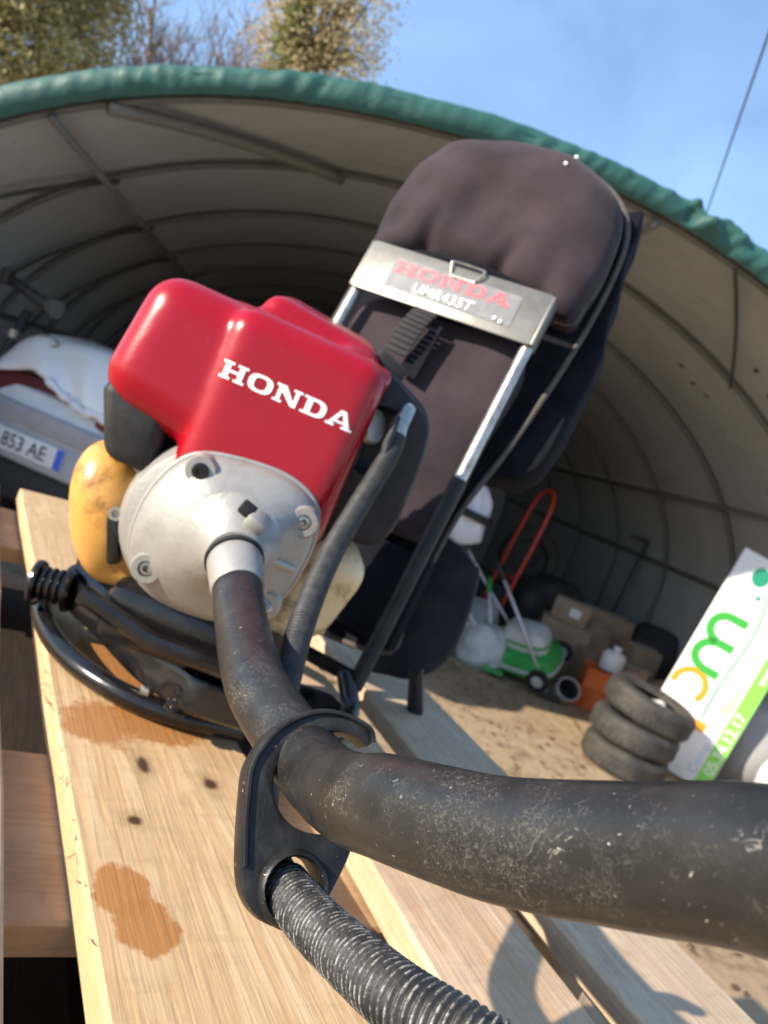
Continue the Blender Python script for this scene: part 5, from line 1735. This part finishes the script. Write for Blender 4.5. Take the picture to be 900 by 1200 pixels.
# ivy climbing on the golden tree's trunk
rgv = np.random.default_rng(4)
zz = rgv.uniform(5.5, 11.5, 2600)
pts = np.c_[-5.42 + 0.10 * np.sin(zz * 2) + (zz - 8) * 0.10 + rgv.normal(size=2600) * 0.15, 16.2 + rgv.normal(size=2600) * 0.15, zz]
ivm = leaves_mesh('ivy', pts, 0.13, lf_ivy, 5)
iv = thing('ivy_column', (-5.5, 16.3, 0), 'dark green ivy column growing up in front of the golden tree', 'ivy')
part('foliage', ivm, None, iv)
part('stem', tube_bm([(-5.7, 16.25, 0), (-5.6, 16.2, 5.6), (-5.35, 16.2, 9), (-5.1, 16.2, 11.4)], 0.07, 6, n=3), m_bark, iv, smooth=True)
tree('golden_shrub', (-3.35, 17.0, 0), 8, (-3.25, 17.0, 7.7), (0.40, 0.35, 0.95), 60, 24, 0.12, 0.11, lf_gold, 37, 'small golden treetop showing just above the tent edge next to bare twigs', 0.08, 0.3)


def bare(name, base, d, L, r, depth, seed, label, minr=0.006, spread=0.42):
    t = thing(name, base, label, 'tree')
    bm = bmesh.new()
    rg = random.Random(seed)
    top = Vector(base) + Vector(d) * L
    sweep(bm, [Vector(base), Vector(base).lerp(top, .5) + Vector((.1, 0, 0)), top], [r, r * .85, r * .7], 8)
    part('trunk', bm, m_bark, t, smooth=True)
    bm = bmesh.new()
    for k in range(7):
        branch_tree(bm, Vector(base).lerp(top, rg.uniform(.6, 1)), Vector((rg.uniform(-.8, .8), rg.uniform(-.5, .5), 1)).normalized(), L * .36, r * .4, depth, rg, spread, None, .1, minr)
    part('crown', bm, m_twig, t, smooth=True)
    return t


bare('bare_tree', (-9.0, 18.5, 0), (0.05, 0, 1), 6.6, 0.16, 4, 3, 'leafless tree with fine twigs between the green and golden trees', 0.007, 0.5)
bare('bare_tree', (-6.9, 17.5, 0), (0.0, 0, 1), 5.6, 0.12, 4, 9, 'slender leafless tree standing left of the golden tree', 0.006, 0.45)
bare('bare_tree', (-2.2, 19.0, 0), (0.0, 0, 1), 5.6, 0.10, 3, 21, 'leafless tree with sparse pale twigs right of the golden treetop', 0.006, 0.45)

rgl = np.random.default_rng(8)
n_l = 2600
lx = np.c_[rgl.uniform(-1.5, 3.6, n_l), rgl.uniform(2.2, 8.5, n_l), rgl.uniform(0.006, 0.02, n_l)]
lf_lit = leaf_mat('litter_leaf', (0.10, 0.06, 0.025), (0.24, 0.15, 0.06), (0.30, 0.24, 0.10))
ll = leaves_mesh('leaf_litter', lx, 0.055, lf_lit, 61)
Vl = np.empty(len(ll.vertices) * 3)
ll.vertices.foreach_get('co', Vl)
Vl = Vl.reshape(-1, 3)
Vl[:, 2] = 0.006 + np.abs(Vl[:, 2] - 0.012) * 0.35
ll.vertices.foreach_set('co', Vl.ravel())
tag(part('leaf_litter', ll, None), 'dry brown leaves scattered over the earth floor', 'leaves', kind='stuff')
wm = thing('overhead_cable', (2.321, 9.417, 0), 'black overhead cable crossing the sky above the tent', 'cable')
A_, B_ = Vector((2.321, 9.417, 5.698)), Vector((1.502, 6.388, 5.499))
dv = B_ - A_
part('cable', tube_bm([A_ - dv * 6 + Vector((0, 0, 1.5)), A_ - dv * 2.5, A_ - dv * 1, A_, A_ + dv * .5 + Vector((0, 0, -.02)), B_, B_ + dv * 2 + Vector((0, 0, .1)), B_ + dv * 5 + Vector((0, 0, .7))], 0.010, 6, n=6), MT['dark'], wm, smooth=True)
pole_at = A_ - dv * 6
part('pole', tube_bm([(pole_at.x, pole_at.y, 0), (pole_at.x, pole_at.y, pole_at.z + 1.8)], [0.14, 0.09], 10), m_bark, wm, smooth=True)
